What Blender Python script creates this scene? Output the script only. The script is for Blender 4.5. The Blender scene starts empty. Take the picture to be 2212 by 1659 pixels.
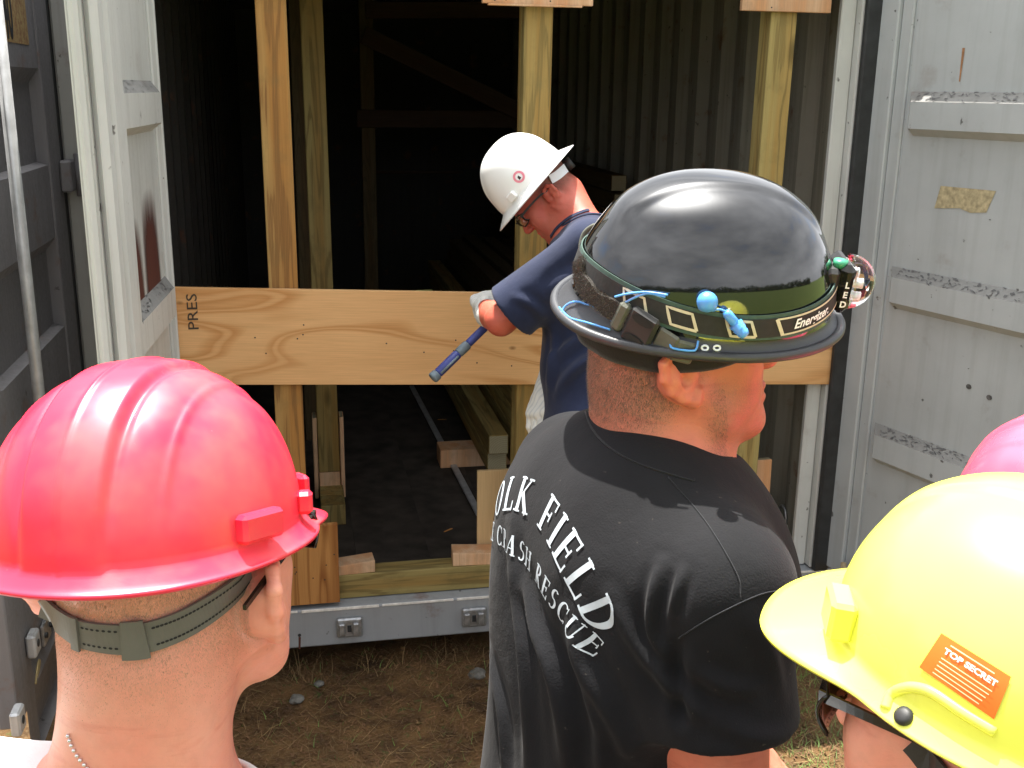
import bpy, bmesh, math, random
import numpy as np
from mathutils import Matrix, Vector, noise
from mathutils.bvhtree import BVHTree
random.seed(7); np.random.seed(7)
SC = bpy.context.scene
COL = SC.collection
rad = math.radians

# ---------------------------------------------------------------- camera
# right / down / forward axes of the camera written in world axes (x along the container front, y into it, z up)
CR = np.array([[0.98082135, -0.19447096, 0.01305840],
               [-0.03955098, -0.26418501, -0.96366073],
               [0.19085386, 0.94466255, -0.26680982]])
CC = np.array([0.3969, -3.4565, 1.7590])
FPX = 2300.0
cam_d = bpy.data.cameras.new('camera'); cam = bpy.data.objects.new('camera', cam_d); COL.objects.link(cam)
cam_d.sensor_width = 36; cam_d.lens = FPX / 2212 * 36; cam_d.clip_start = 0.05; cam_d.clip_end = 2000
cam.matrix_world = Matrix(((CR[0][0], -CR[1][0], -CR[2][0], CC[0]), (CR[0][1], -CR[1][1], -CR[2][1], CC[1]),
                           (CR[0][2], -CR[1][2], -CR[2][2], CC[2]), (0, 0, 0, 1)))
SC.camera = cam

# ---------------------------------------------------------------- light
SUN = Vector((-0.06, 0.26, 0.95)).normalized()
w = bpy.data.worlds.new('World'); SC.world = w; w.use_nodes = True
nt = w.node_tree; nt.nodes.clear()
N = nt.nodes.new; L = nt.links.new
out = N('ShaderNodeOutputWorld'); bg = N('ShaderNodeBackground'); bg.inputs[1].default_value = 0.11
sky = N('ShaderNodeTexSky'); sky.sky_type = 'NISHITA'; sky.sun_disc = False
sky.sun_elevation = math.asin(SUN.z); sky.sun_rotation = math.atan2(SUN.x, SUN.y)
tc = N('ShaderNodeTexCoord'); mp = N('ShaderNodeMapping'); mp.inputs['Scale'].default_value = (1, 1, 2.6)
nz = N('ShaderNodeTexNoise'); nz.inputs['Scale'].default_value = 1.15; nz.inputs['Detail'].default_value = 7; nz.inputs['Roughness'].default_value = 0.55
cr = N('ShaderNodeValToRGB'); cr.color_ramp.elements[0].position = 0.24; cr.color_ramp.elements[1].position = 0.42
cr2 = N('ShaderNodeValToRGB'); cr2.color_ramp.elements[0].position = 0.42; cr2.color_ramp.elements[1].position = 0.78
cr2.color_ramp.elements[0].color = (3.3, 3.4, 3.6, 1); cr2.color_ramp.elements[1].color = (7.0, 7.1, 7.3, 1)
mx = N('ShaderNodeMix'); mx.data_type = 'RGBA'
L(tc.outputs['Generated'], mp.inputs[0]); L(mp.outputs[0], nz.inputs[0]); L(nz.outputs[0], cr.inputs[0]); L(nz.outputs[0], cr2.inputs[0])
L(cr.outputs[0], mx.inputs['Factor']); L(sky.outputs[0], mx.inputs['A']); L(cr2.outputs[0], mx.inputs['B'])
# thin cloud glares where the sun stands behind it
vm = N('ShaderNodeVectorMath'); vm.operation = 'DOT_PRODUCT'; vm.inputs[1].default_value = SUN; L(tc.outputs['Generated'], vm.inputs[0])
mm = N('ShaderNodeMath'); mm.operation = 'MAXIMUM'; mm.inputs[1].default_value = 0; L(vm.outputs['Value'], mm.inputs[0])
pw = N('ShaderNodeMath'); pw.operation = 'POWER'; pw.inputs[1].default_value = 26; L(mm.outputs[0], pw.inputs[0])
gl_ = N('ShaderNodeMath'); gl_.operation = 'MULTIPLY'; gl_.inputs[1].default_value = 55; L(pw.outputs[0], gl_.inputs[0])
ad = N('ShaderNodeMix'); ad.data_type = 'RGBA'; ad.blend_type = 'ADD'; ad.clamp_factor = False; L(mx.outputs['Result'], ad.inputs['A']); ad.inputs['B'].default_value = (1, .98, .95, 1); L(gl_.outputs[0], ad.inputs['Factor'])
L(ad.outputs['Result'], bg.inputs[0]); L(bg.outputs[0], out.inputs[0])
sd = bpy.data.lights.new('sun', 'SUN'); sd.energy = 4.8; sd.angle = rad(0.6); sd.color = (1, 0.95, 0.87)
so = bpy.data.objects.new('sun', sd); COL.objects.link(so); so.rotation_euler = SUN.to_track_quat('Z', 'Y').to_euler(); so.location = (-4, 4, 8)
SC.view_settings.view_transform = 'Standard'; SC.view_settings.look = 'None'
SC.view_settings.exposure = 1.6; SC.view_settings.gamma = 1.0; SC.view_settings.use_curve_mapping = False
SC.cycles.max_bounces = 8; SC.cycles.diffuse_bounces = 4; SC.cycles.use_denoising = True
GZ = -0.25   # ground height; z = 0 is the container floor

# ---------------------------------------------------------------- measuring helpers (a direction seen from the viewpoint -> a real place)
def ray(x, y): return CR.T @ np.array([(x - 1106.) / FPX, (y - 829.5) / FPX, 1.])
def at(x, y, D): return CC + D * ray(x, y)
def on(ax, x, y, v):
    r = ray(x, y); return CC + (v - CC[ax]) / r[ax] * r

# ---------------------------------------------------------------- object helpers
WM = {}
def link(o, Mw, parent=None):
    COL.objects.link(o)
    if parent is not None:
        o.parent = parent; o.matrix_basis = WM[parent.name].inverted() @ Mw
    else: o.matrix_basis = Mw
    WM[o.name] = Mw.copy()
    return o
def tag(o, label=None, cat=None, group=None, kind=None):
    if label: o['label'] = label
    if cat: o['category'] = cat
    if group: o['group'] = group
    if kind: o['kind'] = kind
    return o
def thing(name, loc, label, cat, group=None, M=None):
    o = bpy.data.objects.new(name, None); o.empty_display_size = 0.1
    link(o, M if M is not None else Matrix.Translation(Vector(loc)))
    return tag(o, label, cat, group)
def mk(name, verts, faces, mat, parent=None, Mw=None, smooth=False, pts_world=False, edges=()):
    """mesh object; verts are local to Mw, or world points to be made local (pts_world)"""
    if Mw is None: Mw = WM[parent.name].copy() if parent is not None else Matrix.Identity(4)
    verts = np.asarray(verts, dtype=np.float64).reshape(-1, 3)
    if pts_world:
        Mi = np.array(Mw.inverted()); verts = verts @ Mi[:3, :3].T + Mi[:3, 3]
    me = bpy.data.meshes.new(name)
    if isinstance(faces, np.ndarray):
        nf, k = faces.shape
        me.vertices.add(len(verts)); me.vertices.foreach_set('co', verts.ravel())
        me.loops.add(nf * k); me.loops.foreach_set('vertex_index', faces.astype(np.int32).ravel())
        me.polygons.add(nf); me.polygons.foreach_set('loop_start', np.arange(0, nf * k, k, dtype=np.int32))
        me.polygons.foreach_set('loop_total', np.full(nf, k, dtype=np.int32))
        me.update(calc_edges=True); me.validate()
    else:
        me.from_pydata([tuple(v) for v in verts], list(edges), faces)
    if smooth: me.polygons.foreach_set('use_smooth', [True] * len(me.polygons))
    if mat is not None: me.materials.append(mat)
    me.update()
    return link(bpy.data.objects.new(name, me), Mw, parent)
def basis(o, x, y, z):
    return Matrix(((x[0], y[0], z[0], o[0]), (x[1], y[1], z[1], o[1]), (x[2], y[2], z[2], o[2]), (0, 0, 0, 1)))
def nrm(v): v = np.asarray(v, float); return v / np.linalg.norm(v)
def boxmesh(sx, sy, z0, z1, bev=0.003, jit=0.0):
    bm = bmesh.new(); bmesh.ops.create_cube(bm, size=1)
    for v in bm.verts:
        v.co = Vector((v.co.x * sx, v.co.y * sy, z0 + (v.co.z + .5) * (z1 - z0)))
        if jit: v.co += Vector([random.uniform(-jit, jit) for _ in range(3)])
    if bev: bmesh.ops.bevel(bm, geom=bm.edges[:], offset=bev, segments=1, affect='EDGES')
    return bm
def bmobj(name, bm, mat, parent, Mw, smooth=False):
    me = bpy.data.meshes.new(name); bm.to_mesh(me); bm.free(); me.materials.append(mat)
    if smooth: me.polygons.foreach_set('use_smooth', [True] * len(me.polygons))
    return link(bpy.data.objects.new(name, me), Mw, parent)
def beam(name, p0, p1, w, h, mat, parent=None, up=(0, 0, 1), bev=0.003, jit=0.0006):
    """board or post from p0 to p1: local Z runs along it, w across, h along 'up'"""
    p0 = np.array(p0, float); p1 = np.array(p1, float); z = nrm(p1 - p0); u = np.array(up, float)
    if abs(z @ nrm(u)) > .98: u = np.array([0, 1., 0])
    y = nrm(u - z * (u @ z)); x = np.cross(y, z); Ln = np.linalg.norm(p1 - p0)
    o = bmobj(name, boxmesh(w, h, -Ln / 2, Ln / 2, bev, jit), mat, parent, basis((p0 + p1) / 2, x, y, z))
    if mat.name.startswith(('treated', 'shaded', 'fresh')):
        o.data.materials.append(M['endgrain'])
        for p_ in o.data.polygons:
            if abs(p_.normal.z) > .95: p_.material_index = 1
    return o
def abox(name, lo, hi, mat, parent=None, bev=0.002):
    lo = np.array(lo, float); hi = np.array(hi, float); c = (lo + hi) / 2; s = hi - lo
    return bmobj(name, boxmesh(s[0], s[1], -s[2] / 2, s[2] / 2, bev), mat, parent, Matrix.Translation(Vector(c)))
def tube_np(pts, r, seg=8, closed=False):
    pts = np.array(pts, float); n = len(pts); r = np.broadcast_to(np.array(r, float), (n,))
    V = []; F = []
    for i in range(n):
        a = pts[(i - 1) % n] if (closed or i > 0) else pts[i]; b = pts[(i + 1) % n] if (closed or i < n - 1) else pts[i]
        t = nrm(b - a)
        if i == 0: u = nrm(np.cross(t, [0.31, 0.2, 0.93]))
        u = nrm(u - t * (u @ t)); v = np.cross(t, u)
        for k in range(seg):
            q = 2 * math.pi * k / seg; V.append(pts[i] + r[i] * (math.cos(q) * u + math.sin(q) * v))
    m = n if closed else n - 1
    for i in range(m):
        for k in range(seg):
            a = i * seg + k; b = i * seg + (k + 1) % seg; c = ((i + 1) % n) * seg + (k + 1) % seg; d = ((i + 1) % n) * seg + k
            F.append((a, b, c, d))
    if not closed: F.append(tuple(range(seg - 1, -1, -1))); F.append(tuple((n - 1) * seg + k for k in range(seg)))
    return V, F
def tube(name, pts, r, mat, parent=None, seg=8, closed=False):
    V, F = tube_np(pts, r, seg, closed)
    return mk(name, V, F, mat, parent, Mw=None if parent is not None else Matrix.Translation(Vector(np.mean(pts, 0))), smooth=True, pts_world=True)
def join(parts):
    V = []; F = []
    for v, f in parts:
        o = len(V); V += [tuple(p) for p in v]; F += [tuple(i + o for i in q) for q in f]
    return V, F
def spline(P, n=24, closed=False):
    P = np.array(P, float); m = len(P); out_ = []
    rng = m if closed else m - 1
    for i in range(rng):
        p0 = P[(i - 1) % m] if closed or i > 0 else P[i] * 2 - P[i + 1]
        p1 = P[i]; p2 = P[(i + 1) % m]
        p3 = P[(i + 2) % m] if closed or i + 2 < m else P[i + 1] * 2 - P[i]
        for t in np.linspace(0, 1, n // rng + 2)[:-1]:
            out_.append(.5 * ((2 * p1) + (-p0 + p2) * t + (2 * p0 - 5 * p1 + 4 * p2 - p3) * t * t + (-p0 + 3 * p1 - 3 * p2 + p3) * t ** 3))
    if not closed: out_.append(P[-1])
    return np.array(out_)

# ---------------------------------------------------------------- materials
class NT:
    def __init__(s, name):
        s.m = bpy.data.materials.new(name); s.m.use_nodes = True; s.t = s.m.node_tree; s.b = s.t.nodes['Principled BSDF']; s.c = s.n('ShaderNodeTexCoord')
    def n(s, k, **kw):
        o = s.t.nodes.new(k)
        for a, v in kw.items():
            if a in ('data_type', 'blend_type', 'operation', 'wave_type', 'rings_direction', 'bands_direction', 'feature', 'attribute_name', 'wave_profile', 'noise_dimensions'): setattr(o, a, v)
        for a, v in kw.items():
            if a not in ('data_type', 'blend_type', 'operation', 'wave_type', 'rings_direction', 'bands_direction', 'feature', 'attribute_name', 'wave_profile', 'noise_dimensions'):
                key = int(a[1:]) if a[0] == 'i' and a[1:].isdigit() else a.replace('_', ' ')
                s.put(o.inputs[key], v)
        return o
    def put(s, sock, v):
        if isinstance(v, bpy.types.NodeSocket): s.t.links.new(v, sock)
        elif isinstance(v, bpy.types.Node): s.t.links.new(v.outputs[0], sock)
        else: sock.default_value = v
    def map(s, scale=(1, 1, 1), rot=(0, 0, 0), loc=(0, 0, 0), src='Object'):
        return s.n('ShaderNodeMapping', Vector=s.c.outputs[src], Scale=scale, Rotation=rot, Location=loc)
    def noise(s, vec, sc, det=4, ro=.55, dist=0): return s.n('ShaderNodeTexNoise', Vector=vec, Scale=sc, Detail=det, Roughness=ro, Distortion=dist)
    def ramp(s, fac, stops):
        o = s.n('ShaderNodeValToRGB', Fac=fac); e = o.color_ramp.elements
        while len(e) < len(stops): e.new(.5)
        for q, (p, c) in zip(e, stops): q.position = p; q.color = c if len(c) == 4 else (*c, 1)
        return o
    def mix(s, f, a, b, bt='MIX'):
        o = s.n('ShaderNodeMix', data_type='RGBA', blend_type=bt)
        s.put(o.inputs[0], f); s.put(o.inputs[6], c4(a)); s.put(o.inputs[7], c4(b)); return o.outputs[2]
    def math(s, op, a, b=None):
        o = s.n('ShaderNodeMath', operation=op); s.put(o.inputs[0], a)
        if b is not None: s.put(o.inputs[1], b)
        return o.outputs[0]
    def bump(s, h, st=.3, d=.002):
        o = s.n('ShaderNodeBump', Height=h, Strength=st, Distance=d); s.put(s.b.inputs['Normal'], o); return o
    def set(s, col=None, rough=None, metal=None, spec=None, **kw):
        if col is not None: s.put(s.b.inputs['Base Color'], c4(col))
        if rough is not None: s.put(s.b.inputs['Roughness'], rough)
        if metal is not None: s.put(s.b.inputs['Metallic'], metal)
        if spec is not None: s.put(s.b.inputs['Specular IOR Level'], spec)
        for k, v in kw.items(): s.put(s.b.inputs[k.replace('_', ' ')], v)
        return s.m
def c4(c): return (*c, 1) if isinstance(c, tuple) and len(c) == 3 else c

def plain(name, col, rough=.5, metal=0, spec=.5, var=.12, sc=30, bump=.15, bsc=200, **kw):
    q = NT(name); v = q.map(); n = q.noise(v, sc)
    c = q.mix(q.ramp(n.outputs[0], [(.3, (0, 0, 0)), (.7, (1, 1, 1))]), tuple(x * (1 - var) for x in col), tuple(min(1, x * (1 + var)) for x in col))
    if bump: q.bump(q.noise(v, bsc).outputs[0], bump, .001)
    return q.set(c, rough, metal, spec, **kw)

def wood(name, light, dark, knots=True, rings=46, off=.055, tilt=1.6, tint=.25, rough=.75, contrast=.62):
    q = NT(name); oi = q.n('ShaderNodeObjectInfo'); rnd = oi.outputs['Random']
    off_v = q.n('ShaderNodeCombineXYZ', X=q.math('MULTIPLY_ADD', rnd, .03), Y=off, Z=q.math('MULTIPLY', rnd, 9.0))
    base = q.n('ShaderNodeVectorMath', operation='ADD', i0=q.c.outputs['Object'], i1=off_v)
    rot = q.n('ShaderNodeMapping', Vector=base, Rotation=(rad(tilt), rad(tilt * .6), 0), Scale=(1, 1, 1))
    wob = q.noise(q.n('ShaderNodeMapping', Vector=base, Scale=(5, 5, 1.1)), 1.3, 3, .5)
    wv = q.n('ShaderNodeVectorMath', operation='MULTIPLY_ADD', i0=wob.outputs[1], i1=(.03, .03, 0), i2=rot)
    cn = q.noise(q.n('ShaderNodeMapping', Vector=base, Scale=(15, 15, 1.15)), 1, 2, .42, .35)
    sw = q.math('SINE', q.math('MULTIPLY', cn.outputs[0], rings * 1.35)); rg = q.n('ShaderNodeTexWave', wave_type='RINGS', rings_direction='Z', Vector=wv, Scale=rings * 1.2, Distortion=1.0, Detail=2)
    ring = q.n('ShaderNodeMath', operation='MULTIPLY_ADD', i0=sw, i1=.42, i2=q.math('MULTIPLY_ADD', rg.outputs[0], .16)); ring.inputs[2].default_value = .5
    q.put(ring.inputs[2], q.math('ADD', q.math('MULTIPLY', rg.outputs[0], .16), .40))
    fib = q.noise(q.n('ShaderNodeMapping', Vector=base, Scale=(260, 260, 5)), 1, 3, .6)
    sl = q.noise(q.n('ShaderNodeMapping', Vector=base, Scale=(9, 9, .9)), 1, 2)
    f = q.ramp(ring.outputs[0], [(.25, (0, 0, 0)), (.66, (.22, .22, .22)), (.86, (1, 1, 1)), (1, (.6, .6, .6))])
    heart = q.ramp(q.noise(q.n('ShaderNodeMapping', Vector=base, Scale=(13, 13, .5)), 1, 2).outputs[0], [(.42, (0, 0, 0)), (.60, (1, 1, 1))])
    lt2 = q.mix(heart, light, tuple(min(1, a * k) for a, k in zip(light, (.92, .66, .45))))
    c = q.mix(q.math('MULTIPLY', f.outputs[0], contrast), lt2, dark)
    c = q.mix(.35, c, q.ramp(fib.outputs[0], [(.3, (.45, .42, .36)), (.7, (1, 1, 1))]), 'MULTIPLY')
    c = q.mix(q.math('MULTIPLY', sl.outputs[0], tint * 2), c, q.mix(.5, dark, light), 'MIX')
    if knots:
        vo = q.n('ShaderNodeTexVoronoi', feature='F1', Vector=q.n('ShaderNodeMapping', Vector=base, Scale=(7, 7, 2.2)), Scale=1, Randomness=1)
        k = q.ramp(vo.outputs[0], [(.03, (1, 1, 1)), (.10, (.55, .55, .55)), (.16, (0, 0, 0))])
        c = q.mix(k, c, tuple(x * .32 for x in dark))
    sm = q.noise(q.map((1, 1, .7)), 14, 5, .65)
    c = q.mix(q.ramp(sm.outputs[0], [(.52, (0, 0, 0)), (.72, (.5, .5, .5))]), c, tuple(x * .45 for x in light))
    hsv = q.n('ShaderNodeHueSaturation', Value=q.math('MULTIPLY_ADD', rnd, .25), Color=c)
    hsv.inputs['Value'].default_value = 1; q.put(hsv.inputs['Value'], q.math('ADD', q.math('MULTIPLY', rnd, .3), .85))
    q.bump(q.math('ADD', q.math('MULTIPLY', ring.outputs[0], .5), fib.outputs[0]), .35, .0008)
    return q.set(hsv.outputs[0], rough, 0, .3)

def plywood(name, light, dark, n=7.0, sx=.9, sz=4.2, seed=0.):
    """rotary-cut veneer; board lies in local X (across) / Z (along)"""
    q = NT(name)
    v = q.map((sz, sz, sx), loc=(seed, seed, seed)); nz_ = q.noise(v, 1, 2, .45, .4)
    s_ = q.math('SINE', q.math('MULTIPLY', nz_.outputs[0], n * 6.283))
    f = q.ramp(q.math('MULTIPLY_ADD', s_, .5), [(0, (0, 0, 0)), (1, (1, 1, 1))])
    s01 = q.math('ADD', q.math('MULTIPLY', s_, .5), .5)
    f = q.ramp(s01, [(.0, (.04, .04, .04)), (.55, (.12, .12, .12)), (.86, (.8, .8, .8)), (.95, (1, 1, 1)), (1, (.35, .35, .35))])
    fib = q.noise(q.map((300, 300, 7)), 1, 3, .6); blot = q.noise(q.map((5, 5, 2)), 1, 3)
    c = q.mix(f, light, dark)
    c = q.mix(q.ramp(blot.outputs[0], [(.45, (0, 0, 0)), (.7, (.55, .55, .55))]), c, q.mix(.4, light, dark))
    c = q.mix(.3, c, q.ramp(fib.outputs[0], [(.3, (.5, .45, .35)), (.7, (1, 1, 1))]), 'MULTIPLY')
    vo = q.n('ShaderNodeTexVoronoi', feature='F1', Vector=q.map((9, 9, 5)), Scale=1)
    c = q.mix(q.ramp(vo.outputs[0], [(.02, (1, 1, 1)), (.05, (.5, .5, .5)), (.08, (0, 0, 0))]), c, tuple(x * .45 for x in dark))
    q.bump(q.math('ADD', fib.outputs[0], s01), .25, .0006)
    return q.set(c, .7, 0, .3)

def painted(name, col, rust=.25, grime=.5, rough=.45, streak=True, dark=(.05, .045, .04)):
    q = NT(name); v = q.map()
    big = q.noise(v, 3.5, 5, .6); fine = q.noise(v, 60, 6, .7)
    st = q.noise(q.map((26, 26, 1.2)), 1, 4, .6)
    c = q.mix(q.ramp(big.outputs[0], [(.3, (0, 0, 0)), (.75, (.6, .6, .6))]), col, tuple(x * .72 for x in col))
    if streak: c = q.mix(q.ramp(st.outputs[0], [(.48, (0, 0, 0)), (.8, (grime, grime, grime))]), c, tuple(x * .5 for x in (col[0], col[1] * .97, col[2] * .9)))
    sp = q.noise(v, 24, 3, .5)
    c = q.mix(q.ramp(sp.outputs[0], [(.70, (0, 0, 0)), (.735, (.8, .8, .8))]), c, dark)
    ru = q.math('MULTIPLY', q.ramp(q.noise(v, 7, 5, .65).outputs[0], [(.6, (0, 0, 0)), (.72, (1, 1, 1))]).outputs[0], rust)
    c = q.mix(ru, c, (.16, .06, .025))
    q.bump(q.math('ADD', q.math('MULTIPLY', big.outputs[0], .6), q.math('MULTIPLY', fine.outputs[0], .2)), .35, .004)
    return q.set(c, q.ramp(fine.outputs[0], [(.3, (rough - .08,) * 3), (.7, (rough + .15,) * 3)]), 0, .45)

def cloth(name, col, fuzz=.2, wr=1.0, spec=.2, dust=0.0):
    q = NT(name); v = q.map(); n1 = q.noise(v, 500, 2, .5); n2 = q.noise(v, 9, 4, .55); n3 = q.noise(v, 45, 4, .6)
    c = q.mix(q.ramp(n2.outputs[0], [(.3, (0, 0, 0)), (.7, (1, 1, 1))]), tuple(x * .82 for x in col), tuple(min(1, x * 1.18) for x in col))
    if dust:
        vo = q.noise(v, 160, 2, .5)
        c = q.mix(q.math('MULTIPLY', q.ramp(vo.outputs[0], [(.74, (0, 0, 0)), (.77, (1, 1, 1))]).outputs[0], dust), c, (.35, .3, .24))
    h = q.math('ADD', q.math('MULTIPLY', n1.outputs[0], .12), q.math('ADD', q.math('MULTIPLY', n2.outputs[0], 1.2 * wr), q.math('MULTIPLY', n3.outputs[0], .25 * wr)))
    q.bump(h, .5, .006)
    return q.set(c, .85, 0, spec, Sheen_Weight=fuzz)

def skin(name, col, stub=(.16, .09, .06), red=(.62, .12, .07), sss=.25, rough=.48):
    q = NT(name); v = q.map(); n1 = q.noise(v, 14, 4, .6); n2 = q.noise(v, 90, 4, .6); n3 = q.noise(v, 600, 3, .6)
    c = q.mix(q.ramp(n1.outputs[0], [(.35, (0, 0, 0)), (.7, (.6, .6, .6))]), col, red)
    c = q.mix(q.ramp(n2.outputs[0], [(.45, (0, 0, 0)), (.75, (.22, .22, .22))]), c, tuple(x * .62 for x in col))
    sp = q.noise(v, 70, 2, .4)
    c = q.mix(q.ramp(sp.outputs[0], [(.74, (0, 0, 0)), (.77, (.3, .3, .3))]), c, (.3, .08, .05))
    at_ = q.n('ShaderNodeAttribute', attribute_name='stubble')
    f = q.math('MULTIPLY', at_.outputs['Fac'], q.ramp(q.noise(q.map((2000, 2000, 600)), 1, 3, .7).outputs[0], [(.38, (.25,) * 3), (.60, (1, 1, 1))]).outputs[0])
    c = q.mix(f, c, stub)
    cre = q.noise(q.map((14, 14, 85)), 1, 3, .6, .6)
    c = q.mix(q.ramp(cre.outputs[0], [(.30, (.35, .35, .35)), (.42, (0, 0, 0))]), c, tuple(x * .72 for x in red))
    q.bump(q.math('ADD', q.math('ADD', n2.outputs[0], q.math('MULTIPLY', n3.outputs[0], .6)), q.math('MULTIPLY', cre.outputs[0], 1.2)), .32, .0014)
    m = q.set(c, rough, 0, .4, Subsurface_Weight=sss, Subsurface_Scale=.012)
    q.b.inputs['Subsurface Radius'].default_value = (1, .25, .12)
    return m

def plastic(name, col, rough=.22, scuff=.35, dirt=(.4, .3, .2), dirtf=.15, coat=.3, spec=.5, scr=True):
    q = NT(name); v = q.map(); n1 = q.noise(v, 10, 4, .6); n2 = q.noise(v, 140, 5, .7); n3 = q.noise(q.map((40, 260, 60)), 1, 3, .6)
    c = q.mix(q.math('MULTIPLY', q.ramp(n1.outputs[0], [(.45, (0, 0, 0)), (.8, (1, 1, 1))]).outputs[0], dirtf), col, dirt)
    if scr:
        c = q.mix(q.math('MULTIPLY', q.ramp(n2.outputs[0], [(.69, (0, 0, 0)), (.75, (1, 1, 1))]).outputs[0], .35), c, tuple(min(1, x * .5 + .35) for x in col))
    r = q.math('ADD', q.math('MULTIPLY', q.ramp(n1.outputs[0], [(.4, (0, 0, 0)), (.75, (1, 1, 1))]).outputs[0], scuff), rough)
    q.bump(q.math('ADD', n3.outputs[0], q.math('MULTIPLY', n1.outputs[0], 2)), .06, .0008)
    return q.set(c, r, 0, spec, Coat_Weight=coat, Coat_Roughness=rough * .5)
# ---------------------------------------------------------------- smooth solid modelling: rounded forms blended together, meshed as one surface
class Sdf:
    def __init__(s): s.ops = []
    def add(s, f, k=.02, op='u'): s.ops.append((f, k, op)); return s
    def ell(s, c, r, k=.02, F=None, op='u'):
        s_ = F[2] if F is not None and len(F) > 2 else 1.
        c = np.array(c, np.float32) * np.float32(s_); r = np.array(r, np.float32) * np.float32(s_)
        if F is not None: Rm = np.array(F[1], np.float32); o = np.array(F[0], np.float32)
        def f(p):
            q = (p - o) @ Rm - c if F is not None else p - c
            a = q / r; k0 = np.sqrt((a * a).sum(1)); b = a / r; k1 = np.sqrt((b * b).sum(1)) + 1e-9
            return k0 * (k0 - 1) / k1
        return s.add(f, k, op)
    def cone(s, a, b, ra, rb, k=.02, F=None, op='u', sq=None):
        a = np.array(a, float); b = np.array(b, float)
        if F is not None:
            s_ = F[2] if len(F) > 2 else 1.
            a = F[0] + F[1] @ a * s_; b = F[0] + F[1] @ b * s_; ra = ra * s_; rb = rb * s_
        a = a.astype(np.float32); ba = (b - a).astype(np.float32); L2 = float(ba @ ba) + 1e-12
        def f(p):
            pa = p - a; h = np.clip(pa @ ba / L2, 0, 1); q = pa - h[:, None] * ba
            return np.sqrt((q * q).sum(1)) - (ra + (rb - ra) * h)
        return s.add(f, k, op)
    def chain(s, P, R, k=.01, F=None, op='u', first_k=None):
        for i in range(len(P) - 1): s.cone(P[i], P[i + 1], R[i], R[i + 1], first_k if (i == 0 and first_k) else k, F, op)
        return s
    def cut(s, o, n, k=.004):   # keep the side the normal points away from
        o = np.array(o, np.float32); n = nrm(n).astype(np.float32)
        return s.add(lambda p: -((p - o) @ n), k, 's')
    def eval(s, p, centers=None, blk=None, br=0):
        d = np.full(len(p), 1e3, np.float32)
        if centers is not None:
            fc = [f(centers) for f, k, op in s.ops]; run = np.full(len(centers), 1e3, np.float32)
            for (f, k, op), c in zip(s.ops, fc):
                if op == 'u': run = np.minimum(run, c)
        for i, (f, k, op) in enumerate(s.ops):
            if centers is not None:
                if op == 'u': m = fc[i] < np.minimum(run, 1) + 2.2 * br + 1.5 * k
                else: m = fc[i] < 2 * br + 1.5 * k
                idx = np.nonzero(m[blk])[0]
                if len(idx) == 0: continue
                v = f(p[idx]); dd = d[idx]
            else: idx = slice(None); v = f(p); dd = d
            if op == 'u':
                h = np.maximum(k - np.abs(dd - v), 0) / k; r = np.minimum(dd, v) - h * h * k * .25
            else:
                v = -v; h = np.maximum(k - np.abs(dd - v), 0) / k; r = np.maximum(dd, v) + h * h * k * .25
            d[idx] = r
        return d

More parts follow.
